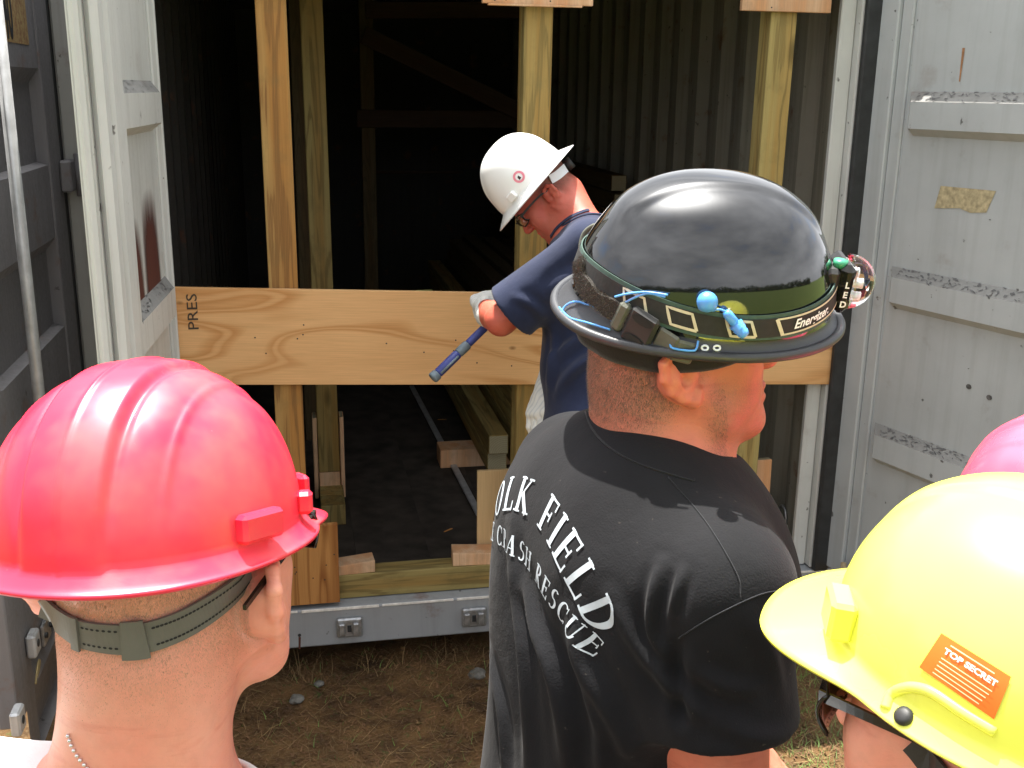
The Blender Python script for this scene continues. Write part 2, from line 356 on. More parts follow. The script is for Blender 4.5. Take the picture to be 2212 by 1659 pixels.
def mesh_sdf(S, lo, hi, h, n=8, smooth=1):
    lo = np.array(lo, np.float32); hi = np.array(hi, np.float32)
    B = h * n; nb = np.ceil((hi - lo) / B).astype(int)
    g = np.stack(np.meshgrid(*[np.arange(k) for k in nb], indexing='ij'), -1).reshape(-1, 3)
    cen = lo + (g + .5).astype(np.float32) * np.float32(B); br = B * .87
    keep = np.abs(S.eval(cen)) < br * 1.7
    g = g[keep]; cen = cen[keep]
    ax = np.arange(n + 1); loc = np.stack(np.meshgrid(ax, ax, ax, indexing='ij'), -1).reshape(-1, 3)
    P = (lo + ((g[:, None, :] * n + loc[None]) * h)).astype(np.float32).reshape(-1, 3)
    blk = np.repeat(np.arange(len(g)), len(loc))
    D = S.eval(P, cen, blk, br).reshape(len(g), n + 1, n + 1, n + 1)
    neg = D < 0
    cnt = sum(neg[:, a:n + a, b:n + b, c:n + c].astype(np.int8) for a in (0, 1) for b in (0, 1) for c in (0, 1))
    bi, i, j, k = np.nonzero((cnt > 0) & (cnt < 8))
    cell = g[bi] * n + np.stack([i, j, k], 1)
    acc = np.zeros((len(bi), 3)); num = np.zeros(len(bi))
    cv = {(a, b, c): D[bi, i + a, j + b, k + c] for a in (0, 1) for b in (0, 1) for c in (0, 1)}
    for (a, b, c), d0 in cv.items():
        for axn in range(3):
            q = [a, b, c]
            if q[axn]: continue
            q[axn] = 1; d1 = cv[tuple(q)]; m = (d0 < 0) != (d1 < 0)
            t = np.where(m, d0 / np.where(m, d0 - d1, 1), 0)
            pt = np.array([a, b, c], float)[None] + np.eye(3)[axn][None] * t[:, None]
            acc += pt * m[:, None]; num += m
    V = lo + (cell + acc / num[:, None]) * h
    key = (cell[:, 0].astype(np.int64) << 42) | (cell[:, 1].astype(np.int64) << 21) | cell[:, 2]
    order = np.argsort(key); sk = key[order]
    def find(c):
        kk = (c[:, 0].astype(np.int64) << 42) | (c[:, 1].astype(np.int64) << 21) | c[:, 2]
        pos = np.clip(np.searchsorted(sk, kk), 0, len(sk) - 1); ok = sk[pos] == kk
        return np.where(ok, order[pos], -1)
    F = []
    for axn in range(3):
        q = [0, 0, 0]; q[axn] = 1; d0 = cv[(0, 0, 0)]; d1 = cv[tuple(q)]
        m = (d0 < 0) != (d1 < 0); c = cell[m]; s0 = d0[m] < 0
        u = np.eye(3, dtype=int)[(axn + 1) % 3]; v = np.eye(3, dtype=int)[(axn + 2) % 3]
        a0 = np.nonzero(m)[0]; a1 = find(c - u); a2 = find(c - u - v); a3 = find(c - v)
        ok = (a1 >= 0) & (a2 >= 0) & (a3 >= 0)
        quad = np.stack([a0, a1, a2, a3], 1)[ok]; sgn = s0[ok]
        quad[~sgn] = quad[~sgn][:, ::-1]
        F.append(quad)
    F = np.concatenate(F)
    used = np.zeros(len(V), bool); used[F.ravel()] = True
    re = np.cumsum(used) - 1; V = V[used]; F = re[F]
    for _ in range(smooth):
        e = np.concatenate([F[:, [0, 1]], F[:, [1, 2]], F[:, [2, 3]], F[:, [3, 0]]])
        A = np.zeros_like(V); C_ = np.zeros(len(V)); 
        for cidx in range(3):
            A[:, cidx] = np.bincount(e[:, 0], V[e[:, 1], cidx], len(V)) + np.bincount(e[:, 1], V[e[:, 0], cidx], len(V))
        C_ = np.bincount(e[:, 0], minlength=len(V)) + np.bincount(e[:, 1], minlength=len(V))
        V = V * .5 + .5 * A / C_[:, None]
    return V, F
def vnormals(V, F):
    a = V[F[:, 2]] - V[F[:, 0]]; b = V[F[:, 3]] - V[F[:, 1]]; n = np.cross(a, b); Nn = np.zeros_like(V)
    for k in range(4):
        for c in range(3): Nn[:, c] += np.bincount(F[:, k], n[:, c], len(V))
    return Nn / (np.linalg.norm(Nn, axis=1)[:, None] + 1e-12)
def frame(o, yaw=0, pitch=0, roll=0):
    """yaw turns to the right, pitch nods down, roll tips to the right; y forward"""
    y = rad(yaw); p = rad(pitch); r = rad(roll)
    f = np.array([math.sin(y), math.cos(y), 0]); rt = np.array([math.cos(y), -math.sin(y), 0]); u = np.array([0, 0, 1.])
    f2 = f * math.cos(p) - u * math.sin(p); u2 = u * math.cos(p) + f * math.sin(p)
    r3 = rt * math.cos(r) - u2 * math.sin(r); u3 = u2 * math.cos(r) + rt * math.sin(r)
    return (np.array(o, float), np.stack([r3, f2, u3], 1))
def prj(p, s_=''):
    q = CR @ (np.array(p) - CC); print('PRJ', s_, int(1106 + FPX * q[0] / q[2]), int(829.5 + FPX * q[1] / q[2]), round(float(q[2]), 2))
def W(F, p): return F[0] + F[1] @ np.array(p, float) * (F[2] if len(F) > 2 else 1.)
def FM(F): return basis(F[0], F[1][:, 0], F[1][:, 1], F[1][:, 2])

# ---------------------------------------------------------------- people
def head_sdf(S, F, fat=0., nose=1.0):
    e = S.ell
    e((0, -.014, .040), (.076, .096, .088), .03, F)                  # skull
    e((0, .030, -.020), (.064, .060, .080), .03, F)                  # face block
    e((0, -.036, -.030), (.053, .040, .055), .035, F)                # nape
    for s_ in (-1, 1):
        S.cone((s_ * .060, -.002, -.048), (s_ * .052, .028, -.082), .017 + fat, .016, .025, F)   # jaw angle
        S.cone((s_ * .052, .028, -.082), (s_ * .014, .074, -.104), .016, .017, .022, F)
        e((s_ * .045, .060, -.026), (.020, .020, .022), .022, F)     # cheekbone
        e((s_ * .040, .050, -.060), (.024, .030, .028), .02, F)
        e((s_ * .030, .086, .016), (.018, .010, .011), .014, F)      # brow ridge
        e((s_ * .031, .098, -.001), (.016, .014, .011), .012, F, 's')  # eye socket
        e((s_ * .031, .075, -.001), (.0125, .0125, .0125), .003, F)  # eyeball
        S.cone((s_ * .020, .084, .0065), (s_ * .042, .078, .004), .0035, .003, .004, F)  # upper lid
    e((0, .084, .022), (.030, .012, .014), .018, F)
    e((0, .076, -.108), (.021, .017, .018), .018, F)                 # chin
    e((0, .070, -.070), (.030, .020, .026), .02, F)                  # mouth mound
    S.cone((0, .088, .006), (0, .106, -.032), .0085, .0125, .012, F) # nose
    for s_ in (-1, 1): e((s_ * .012, .098, -.037), (.009, .011, .008), .008, F)
    S.cone((-.017, .090, -.063), (.017, .090, -.063), .0055, .0055, .006, F)
    S.cone((-.015, .089, -.076), (.015, .089, -.076), .0065, .0065, .006, F)
    S.cone((-.021, .096, -.0695), (.021, .096, -.0695), .0022, .0022, .004, F, 's')
    for s_ in (-1, 1): ear_sdf(S, F, s_)
def ear_sdf(S, F, s_, x0=.076):
    c = np.array([x0 * s_, -.014, -.018]); tilt = rad(14)
    def q(u, v, o): # u backwards, v up, o outwards
        uu = u * math.cos(tilt) + v * math.sin(tilt); vv = -u * math.sin(tilt) + v * math.cos(tilt)
        return c + np.array([s_ * (o + .30 * max(uu, -.012) + .004), -uu, vv])
    S.cone(q(.002, .010, -.006), q(.004, -.014, -.006), .012, .010, .012, F)
    S.cone(c + np.array([-s_ * .008, -.004, 0]), q(.012, .000, .001), .017, .013, .010, F)
    rim = [q(-.012, .012, .002), q(-.006, .027, .005), q(.008, .033, .007), q(.020, .026, .009), q(.024, .010, .009), q(.020, -.008, .008), q(.010, -.022, .006), q(-.002, -.032, .004), q(-.010, -.024, .002)]
    S.chain(rim, [.0045, .0046, .0048, .005, .005, .0048, .0055, .0068, .005], .004, F, first_k=.01)
    S.chain([q(.011, .018, .006), q(.014, .004, .006), q(.008, -.012, .005)], [.0042, .0045, .0045], .006, F)
    S.chain([q(.016, .016, .000), q(.016, -.002, .000), q(.006, -.016, .000)], [.008, .008, .006], .008, F)
    S.ell(q(.006, .002, -.004), (.008, .017, .022), .008, F)
    S.ell(q(.001, -.001, .011), (.0055, .007, .0085), .004, F, 's')
    S.ell(q(-.010, -.003, .003), (.004, .005, .006), .005, F)

def hand_sdf(S, F, curl=(30, 35, 25), spread=3, g=1.0, thumb=40, thick=1.0):
    """F: origin at wrist, y towards the fingers, z out of the back of the hand, x to the thumb side"""
    t = thick
    S.cone((0, -.01, 0), (0, .03, 0), .026 * t, .027 * t, .02, F)
    S.cone((-.026, .04, 0), (-.028, .082, 0), .015 * t, .0135 * t, .015, F)
    S.cone((0, .04, .001), (0, .088, .002), .016 * t, .014 * t, .015, F)
    S.cone((.024, .04, 0), (.026, .085, .001), .0165 * t, .0135 * t, .015, F)
    Ls = {-.033: (.032, .020, .018, -1.6), -.011: (.040, .026, .020, -.5), .011: (.044, .029, .021, .4), .032: (.040, .025, .020, 1.4)}
    for x, (a, b, c, m) in Ls.items():
        p = np.array([x, .086 - abs(x) * .15, 0.]); ang = 0; r = .0098 * t; pts = [p - [0, .02, 0], p]; rr = [r * 1.15, r * 1.1]
        for Ln, cu in zip((a, b, c), curl):
            ang += rad(cu); d = np.array([math.sin(rad(spread * m)), math.cos(ang), -math.sin(ang)]); p = p + d * Ln * g; pts.append(p); rr.append(rr[-1] * .92)
        S.chain(pts, rr, .004, F, first_k=.012)
    d1 = np.array([math.cos(rad(thumb)), math.sin(rad(thumb)), -.45]); d1 /= np.linalg.norm(d1); d2 = nrm(d1 + [-.35, .45, -.3])
    p0 = np.array([.018, .022, -.006]); p1 = p0 + d1 * .038; p2 = p1 + d1 * .006 + d2 * .030; p3 = p2 + nrm(d2 + [-.2, .2, -.1]) * .022
    S.chain([p0, p1, p2, p3], [.018 * t, .0125 * t, .0115 * t, .0095 * t], .008, F, first_k=.016)

def aim(o, fwd, back):
    y = nrm(fwd); z = nrm(np.array(back, float) - y * (np.array(back) @ y)); return (np.array(o, float), np.stack([np.cross(y, z), y, z], 1))

def torso_frame(Nk, Pv, yaw):
    u = nrm(Nk - Pv); f = np.array([math.sin(rad(yaw)), math.cos(rad(yaw)), 0]); f = nrm(f - u * (f @ u)); return (Nk, np.stack([np.cross(f, u), f, u], 1))
def torso_sdf(S, T, L, g=0., bulk=1.0, k=.05, sh=.175, shz=.072, tz=.035):
    e = S.ell; b = bulk
    e((0, .004, -.19), (.158 * b + g, .108 * b + g, .20), k, T)
    for s_ in (-1, 1):
        S.cone((s_ * .035, -.022, -tz), (s_ * sh, -.018, -shz), .052 + g, .052 * b + g, .045, T)
        e((s_ * .085, -.062, -.17), (.075, .045 + g, .11), .05, T)      # shoulder blade
        e((s_ * .075, .062, -.16), (.075, .040 + g, .07), .05, T)       # chest
    e((0, .008, -L * .72), (.148 * b + g, .108 * b + g, .17), k, T)
    e((0, -.005, -L), (.160 * b + g, .118 * b + g, .13), k, T)

P_hair = {}
def hair_strands(root, V, F, st, Hf, n, ln):
    if not n: return
    w_ = st[F].mean(1); w_ = np.where(w_ > .12, w_, 0) ** 1.6; a = V[F]; ar = np.linalg.norm(np.cross(a[:, 2] - a[:, 0], a[:, 3] - a[:, 1]), axis=1); w_ = w_ * ar
    q_ = (a.mean(1) - Hf[0]) @ Hf[1]; w_[(q_[:, 1] > .03) | (q_[:, 2] > .045)] = 0
    pick = np.random.choice(len(F), n, p=w_ / w_.sum()); u = np.random.rand(n, 1); v = np.random.rand(n, 1); A = a[pick]
    p = (A[:, 0] * (1 - u) + A[:, 1] * u) * (1 - v) + (A[:, 3] * (1 - u) + A[:, 2] * u) * v
    nr_ = np.cross(A[:, 2] - A[:, 0], A[:, 3] - A[:, 1]); nr_ /= np.linalg.norm(nr_, axis=1)[:, None]
    d = nr_ * .55 - Hf[1][:, 2] * .8 + np.random.normal(0, .25, (n, 3)); d /= np.linalg.norm(d, axis=1)[:, None]; s_ = np.cross(d, nr_); s_ /= np.linalg.norm(s_, axis=1)[:, None] + 1e-9
    L_ = ln * np.random.uniform(.5, 1.2, (n, 1)) * np.clip(st[F[pick]].mean(1)[:, None] * 1.3, .3, 1); T_ = np.stack([p - s_ * .00016, p + s_ * .00016, p + d * L_], 1).reshape(-1, 3)
    o = mk('hair', T_, np.arange(3 * n).reshape(-1, 3), P_hair.get(root.name, M['hairm']), root, pts_world=True); o['kind'] = 'stuff'
def build_person(root, P, skin_m, shirt_m, pants_m, boot_m, res=(.0028, .006), shirt_res=.005, folds=(), collar=True):
    """P: head frame, Nk neck base, Pv pelvis, yaw, arms [(shoulder, elbow, wrist)], hands [frame or None], legs [(hip, knee, ankle, toe yaw)]"""
    Hf = P['head']; Nk = P['Nk']; Pv = P['Pv']; T = torso_frame(Nk, Pv, P['yaw']); L = np.linalg.norm(Nk - Pv); b = P.get('bulk', 1.); sh = P.get('sh', .175)
    S = Sdf(); head_sdf(S, Hf, P.get('fat', 0))
    hd = W(Hf, (0, -.030, -.045)); nr = P.get('neck', .060)
    S.cone(hd, Nk + T[1] @ np.array([0, .0, -.02]), nr, nr * 1.04, .03)
    S.cone(W(Hf, (0, .020, -.085)), Nk + T[1] @ np.array([0, P.get('thr', .05), -.035]), P.get('thrr', .030), P.get('thrr', .030) * 1.3, .04)
    for s_ in (-1, 1): S.cone(W(Hf, (s_ * .018, -.055, -.05)), Nk + T[1] @ np.array([s_ * P.get('trap', .075), -.03, -.055]), .026, .034, .05)
    torso_sdf(S, T, L, -.004, b, sh=sh, shz=P.get('shz', .072), tz=P.get('tz', .035))
    gl = Sdf(); has_g = False
    for (a, e_, w_), hf in zip(P['arms'], P['hands']):
        S.cone(a, e_, .053 * b, .042, .05); S.cone(e_, (np.array(e_) * .6 + np.array(w_) * .4), .041, .041, .02); S.cone((np.array(e_) * .6 + np.array(w_) * .4), w_, .041, .029, .02)
        if hf is not None:
            hand_sdf(S, hf[0], **hf[1])
            has_g = has_g or len(hf) > 2
    for hip, kn, an, ty in P['legs']: S.cone(hip, kn, .08, .052, .05); S.cone(kn, an, .05, .036, .03)
    # fine mesh for head and neck, coarser for the trunk (hidden under the clothes), one mesh
    hc = Hf[0]; parts = []
    fine_lo = np.minimum(hc, Nk) - [.16, .16, .10]; fine_hi = np.maximum(hc, Nk) + [.16, .16, .16]
    zc = Nk[2] - .055
    Sf = Sdf(); Sf.ops = list(S.ops); Sf.add(lambda p: p[:, 2] - np.float32(zc), .002, 's')
    parts.append(mesh_sdf(Sf, (fine_lo[0], fine_lo[1], zc - .02), fine_hi, res[0]))
    allp = [Pv, Nk] + [q for a in P['arms'] for q in a] + [q for l_ in P['legs'] for q in l_[:3]] + [W(h[0], (0, .2, 0)) for h in P['hands'] if h]
    lo = np.min(allp, 0) - .22; hi = np.max(allp, 0) + .22
    Sc = Sdf(); Sc.ops = list(S.ops); Sc.add(lambda p: np.float32(zc + .015) - p[:, 2], .002, 's')
    parts.append(mesh_sdf(Sc, lo, (hi[0], hi[1], zc + .05), res[1]))
    V = np.concatenate([p[0] for p in parts]); Fc = np.concatenate([parts[0][1], parts[1][1] + len(parts[0][0])])
    body = mk('body', V, Fc, skin_m, root, smooth=True, pts_world=True)
    # cropped hair and beard shadow as a surface quality of the skin
    q = (V - Hf[0]) @ Hf[1] / (Hf[2] if len(Hf) > 2 else 1.)
    hair = P.get('hair', .8); ze = P.get('hairline', -.055)
    back = 1 / (1 + np.exp((q[:, 1] - .012 + np.maximum(0, -.01 - q[:, 2]) * .7) / .010))
    low = 1 / (1 + np.exp(-(q[:, 2] - ze) / P.get('fade', .012)))
    st = hair * back * low
    beard = P.get('beard', 0.) * np.exp(-np.maximum(0, np.abs(q[:, 2] + .085) - .035) ** 2 / .0003) * (q[:, 1] > .0) * np.clip((q[:, 1]) / .02, 0, 1)
    st = np.maximum(st, beard) * (q[:, 2] > -.16)
    lobes = (np.abs(q[:, 0]) > .0765) & (np.abs(q[:, 2] + .018) < .05); st[lobes] = 0
    me = body.data; a = me.attributes.new('stubble', 'FLOAT', 'POINT'); a.data.foreach_set('value', st.astype(np.float32))
    hair_strands(root, V, Fc, st, Hf, P.get('strands', 0), P.get('hlen', .003))
    # T-shirt
    S = Sdf()
    for a, e_, w_ in P['arms']:
        a = np.array(a); e_ = np.array(e_); end = a + (e_ - a) * P.get('sleeve', .72)
        S.cone(a, end + (e_ - a) * .2, .066 * b, .071 * P.get('slw', 1.), .03)
    for a, e_, w_ in P['arms']:
        a = np.array(a); e_ = np.array(e_); d = nrm(e_ - a); end = a + (e_ - a) * P.get('sleeve', .72)
        ec, dn_ = end.astype(np.float32), d.astype(np.float32)
        S.add(lambda p, ec=ec, dn_=dn_: np.maximum(-((p - ec) @ dn_), np.linalg.norm((p - ec) - ((p - ec) @ dn_)[:, None] * dn_, axis=1) - .125), .004, 's')
        S.cone(end - d * .06, end + d * .05, .052, .064 * P.get('slw', 1.), .006, op='s')
    torso_sdf(S, T, L, .012, b * P.get('loose', 1.06), sh=sh, shz=P.get('shz', .072), tz=P.get('tz', .035))
    S.cone(Nk + T[1] @ np.array([0, -.005, -P.get('tz', .035)]), Nk + T[1] @ np.array([0, .0, -.025 - P.get('tz', .035)]), P.get('collar', .074) + .004, P.get('collar', .074) + .02, .04)
    if P.get('drape'):
        for pa, pb, ra, rb in P['drape']: S.cone(W(T, pa), W(T, pb), ra, rb, .06)
    hz = -L - P.get('hem', .10)
    S.cut(W(T, (0, 0, hz)), -T[1][:, 2])
    # neckline: an opening that follows the neck, and the ribbed collar round it
    nl = P.get('nl', .042); nc0 = Nk + T[1] @ np.array([0, P.get('ny', -.012), -.02]); nc1 = nc0 + T[1] @ np.array([0, nl, .12])
    cw = P.get('collar', .074)
    S.cone(nc0, nc1, cw, cw * 1.05, .006, op='s')
    lo = np.min([Pv, Nk] + [x for a_ in P['arms'] for x in a_[:2]], 0) - .24; hi = np.max([Pv, Nk] + [x for a_ in P['arms'] for x in a_[:2]], 0) + .24
    V, Fc = mesh_sdf(S, lo, hi, shirt_res)
    Nn = vnormals(V, Fc)
    fbv = BVHTree.FromPolygons([tuple(v) for v in V], [tuple(f) for f in Fc]) if len(folds) else None
    for px_, wd, ht in folds:
        q_ = [hit(fbv, x, y)[0] for x, y in px_]; q_ = [p for p in q_ if p is not None]
        if len(q_) < 2: continue
        pts = spline(q_, 14)
        pts = np.array(pts); best = np.full(len(V), 1e9); tt = np.zeros(len(V))
        n_ = len(pts) - 1
        for i in range(n_):
            a = pts[i]; ba = pts[i + 1] - a; pa = V - a; hh = np.clip(pa @ ba / (ba @ ba), 0, 1); dd = np.linalg.norm(pa - hh[:, None] * ba, axis=1)
            m = dd < best; best = np.where(m, dd, best); tt = np.where(m, (i + hh) / n_, tt)
        amp = ht * np.sin(np.clip(tt, 0.02, .98) * math.pi) ** .6
        prof = np.exp(-(best / wd) ** 2) - .45 * np.exp(-((best - 1.9 * wd) / wd) ** 2)
        V = V + Nn * (amp * prof)[:, None]
    shirt = mk('shirt', V, Fc, shirt_m, root, smooth=True, pts_world=True)
    # collar ring lies on the shirt round the neck opening
    bv = BVHTree.FromPolygons([tuple(v) for v in V], [tuple(f) for f in Fc])
    hx_ = nrm(nc1 - nc0); e1 = T[1][:, 0]; e2 = np.cross(hx_, e1); a_ = V - nc0; al = a_ @ hx_; ra_ = a_ - al[:, None] * hx_; rr_ = np.linalg.norm(ra_, axis=1)
    sel = (rr_ < cw + .016) & (al > -.07) & (al < .10); an_ = np.arctan2(ra_ @ e2, ra_ @ e1); ringp = []
    for i in range(48):
        a = -math.pi + 2 * math.pi * (i + .5) / 48; m = np.nonzero(sel & (np.abs(((an_ - a + math.pi) % (2 * math.pi)) - math.pi) < .09))[0]
        if len(m):
            z_ = al[m].max() if True else 0; d = e1 * math.cos(a) + e2 * math.sin(a); ringp.append(nc0 + d * (cw + .006) + hx_ * z_)
    if collar and len(ringp) > 20:
        rp = np.array(ringp); al_ = (rp - nc0) @ hx_; rp = rp - hx_ * np.maximum(0, al_ - np.median(al_) - .006)[:, None]
        for _ in range(3): rp = (np.roll(rp, 1, 0) + 2 * rp + np.roll(rp, -1, 0)) / 4
        ax = hx_; cen = rp.mean(0); Vc = []; Fq = []
        prof = [(.004, -.004), (.006, .001), (.002, .0045), (-.006, .0075), (-.011, .008), (-.0125, .006), (-.010, .003), (-.003, -.004)]
        for i, p in enumerate(rp):
            o = p - cen; o = nrm(o - ax * (o @ ax))
            for u_, v_ in prof: Vc.append(p + o * u_ * P.get('ribw', 1.15) + ax * v_ * P.get('ribw', 1.15) * 1.1)
        m_ = len(prof)
        for i in range(len(rp)):
            for j in range(m_): Fq.append((i * m_ + j, i * m_ + (j + 1) % m_, ((i + 1) % len(rp)) * m_ + (j + 1) % m_, ((i + 1) % len(rp)) * m_ + j))
        mk('collar', Vc, Fq, shirt_m, root, smooth=True, pts_world=True)
    if has_g:
        allw = [h[0][0] for h in P['hands'] if h and len(h) > 2]
        for h in [h for h in P['hands'] if h and len(h) > 2]:
            c = h[0][0] + h[0][1][:, 1] * .06; gl = Sdf(); hand_sdf(gl, h[0], **{**h[1], 'thick': 1.16}); gl.cone(W(h[0], (0, -.045, 0)), W(h[0], (0, 0, 0)), .035, .032, .012)
            Vg, Fg = mesh_sdf(gl, c - .16, c + .16, .0032)
            mk('glove', Vg, Fg, h[2], root, smooth=True, pts_world=True)
    # trousers and boots
    S = Sdf(); S.ell((0, -.005, -L), (.168 * b, .125 * b, .14), .05, T)
    for hip, kn, an, ty in P['legs']:
        S.cone(hip, kn, .096, .072, .05); S.cone(kn, np.array(an) + [0, 0, .01], .074, .068, .04)
    S.cut(W(T, (0, 0, -L + .08)), T[1][:, 2])
    pts = [Pv] + [x for l_ in P['legs'] for x in l_[:3]]
    V, Fc = mesh_sdf(S, np.min(pts, 0) - .22, np.max(pts, 0) + .22, .010); mk('trousers', V, Fc, pants_m, root, smooth=True, pts_world=True)
    for hip, kn, an, ty in P['legs']:
        Fb = frame((an[0], an[1], GZ), ty); S = Sdf()
        S.cone((0, -.03, .045), (0, .12, .035), .045, .042, .03, Fb); S.cone((0, .12, .035), (0, .17, .032), .042, .034, .02, Fb); S.cone((0, -.02, .05), (0, -.01, .16), .05, .052, .02, Fb)
        S.cut((an[0], an[1], GZ), (0, 0, -1)); c = W(Fb, (0, .05, .08)); V, Fc = mesh_sdf(S, c - .22, c + .22, .010)
        mk('boot', V, Fc, boot_m, root, smooth=True, pts_world=True)
    return T, bv, shirt

# ---------------------------------------------------------------- lettering: stroked serif capitals laid on a surface
def seg2(a, b, wa, wb=None, n=6):
    wb = wb or wa; a = np.array(a, float); b = np.array(b, float); d = nrm(b - a); m = np.array([-d[1], d[0]]); V = []; F = []
    for i in range(n + 1):
        t = i / n; p = a + (b - a) * t; w_ = wa + (wb - wa) * t; V += [p - m * w_ / 2, p + m * w_ / 2]
    for i in range(n): F.append((2 * i, 2 * i + 2, 2 * i + 3, 2 * i + 1))
    return V, F
def arc2(c, rx, ry, a0, a1, T, t, n=20):
    V = []; F = []
    for i in range(n + 1):
        a = rad(a0 + (a1 - a0) * i / n); ca, sa = math.cos(a), math.sin(a)
        V += [np.array([c[0] + rx * ca, c[1] + ry * sa]), np.array([c[0] + (rx - T) * ca, c[1] + (ry - t) * sa])]
    for i in range(n): F.append((2 * i, 2 * i + 2, 2 * i + 3, 2 * i + 1))
    return V, F
def glyph(ch):
    T, t = .175, .06; S = lambda x, y, w=.34: seg2((x - w / 2, y), (x + w / 2, y), t * .8, n=3)
    Vt = lambda x: seg2((x, 0), (x, 1), T); H = lambda x0, x1, y: seg2((x0, y), (x1, y), t, n=4); e = .04
    if ch == 'V': return [seg2((.14, 1), (.42, 0), T, T), seg2((.70, 1), (.44, 0), t), S(.14, 1 - e), S(.70, 1 - e, .26)], .86
    if ch == 'O': return [arc2((.42, .5), .40, .52, 0, 360, T, t, 32)], .84
    if ch == 'C': return [arc2((.42, .5), .40, .52, 48, 312, T, t, 26), seg2((.70, .98), (.70, .66), t, n=3), seg2((.70, .02), (.70, .22), t, n=3)], .80
    if ch == 'L': return [Vt(.18), S(.18, 1 - e), H(.02, .68, e), seg2((.66, 0), (.66, .28), t, n=3)], .70
    if ch == 'K': return [Vt(.18), S(.18, 1 - e), S(.18, e), seg2((.24, .42), (.68, .98), t), seg2((.36, .56), (.74, 0), T), S(.68, 1 - e, .28), S(.74, e)], .92
    if ch == 'F': return [Vt(.18), H(.02, .66, 1 - e), H(.2, .52, .52), S(.18, e), seg2((.64, 1), (.64, .74), t, n=3), seg2((.51, .66), (.51, .38), t, n=3)], .70
    if ch == 'E': return [Vt(.18), H(.02, .66, 1 - e), H(.2, .54, .52), H(.02, .70, e), seg2((.64, 1), (.64, .76), t, n=3), seg2((.53, .65), (.53, .39), t, n=3), seg2((.68, 0), (.68, .26), t, n=3)], .74
    if ch == 'I': return [Vt(.18), S(.18, 1 - e), S(.18, e)], .38
    if ch == 'D': return [Vt(.18), arc2((.28, .5), .52, .5, -90, 90, T, t, 22), H(.02, .3, 1 - e), H(.02, .3, e)], .84
    if ch == 'R': return [Vt(.18), arc2((.30, .74), .32, .26, -90, 90, T * .9, t, 16), H(.02, .32, 1 - e), H(.2, .32, .50), S(.18, e), seg2((.36, .50), (.70, .0), T), S(.74, e, .2)], .82
    if ch == 'A': return [seg2((.16, 0), (.42, 1), t), seg2((.70, 0), (.44, 1), T), H(.24, .60, .34), S(.14, e, .26), S(.70, e)], .86
    if ch == 'S': return [arc2((.32, .74), .26, .27, 40, 270, T * .85, t, 16), arc2((.32, .27), .28, .27, -140, 90, T * .85, t, 16)], .64
    if ch == 'H': return [Vt(.18), Vt(.70), H(.2, .7, .5), S(.18, 1 - e), S(.18, e), S(.70, 1 - e), S(.70, e)], .90
    if ch == 'U': return [seg2((.18, .3), (.18, 1), T), seg2((.68, .3), (.68, 1), t), arc2((.43, .32), .35, .34, 180, 360, T * .7, t * 1.2, 18), S(.18, 1 - e), S(.68, 1 - e, .26)], .86
    return [], .45
def lettering(text, size, R=None, gap=.10):
    """strokes of the whole line in 2D, centred on 0; R bends it over a circle"""
    x = 0; out_ = []
    ws = [glyph(c)[1] for c in text]; tot = sum(ws) + gap * (len(text) - 1)
    for ch, w_ in zip(text, ws):
        xc = (x + w_ / 2 - tot / 2) * size; G = []
        for V, F in glyph(ch)[0]:
            V = np.array(V) * size; V[:, 0] -= w_ / 2 * size
            if R:
                a = xc / R; ca, sa = math.cos(a), math.sin(a); p = V + [0, R]
                V = np.stack([p[:, 0] * ca + p[:, 1] * sa, -p[:, 0] * sa + p[:, 1] * ca - R], 1)
            else: V = V + [xc, 0]
            G.append((V, F))
        if G: out_.append((ch, G))
        x += w_ + gap
    return out_
def lay(strokes2d, o, ux, uy, dr, bv, off=.0012, dist=.6):
    """project 2D strokes onto the surface held in bv, along dr"""
    V3 = []; F3 = []; k = 0
    for V, F in strokes2d:
        base = len(V3); good = []
        for p in V:
            s_ = np.array(o) + np.array(ux) * p[0] + np.array(uy) * p[1]
            hit = bv.ray_cast(Vector(s_), Vector(dr), dist)
            good.append(hit[0] is not None)
            V3.append(np.array(hit[0]) + np.array(hit[1]) * (off + .00012 * k) if hit[0] is not None else s_)
        F3 += [tuple(base + i for i in f) for f in F if all(good[i] for i in f)]; k = (k + 1) % 8
    return V3, F3
def font2d(text, size, align='CENTER', shear=0., bold=0.):
    cu = bpy.data.curves.new('writing', 'FONT'); cu.body = text; cu.size = size; cu.align_x = align; cu.align_y = 'CENTER'; cu.shear = shear; cu.resolution_u = 3; cu.offset = bold
    o = bpy.data.objects.new('writing', cu); COL.objects.link(o); bpy.context.view_layer.update()
    me = bpy.data.meshes.new_from_object(o.evaluated_get(bpy.context.evaluated_depsgraph_get()))
    V = [(v.co.x, v.co.y) for v in me.vertices]; F = [tuple(p.vertices) for p in me.polygons]
    bpy.data.objects.remove(o); bpy.data.meshes.remove(me); bpy.data.curves.remove(cu)
    return np.array(V), F
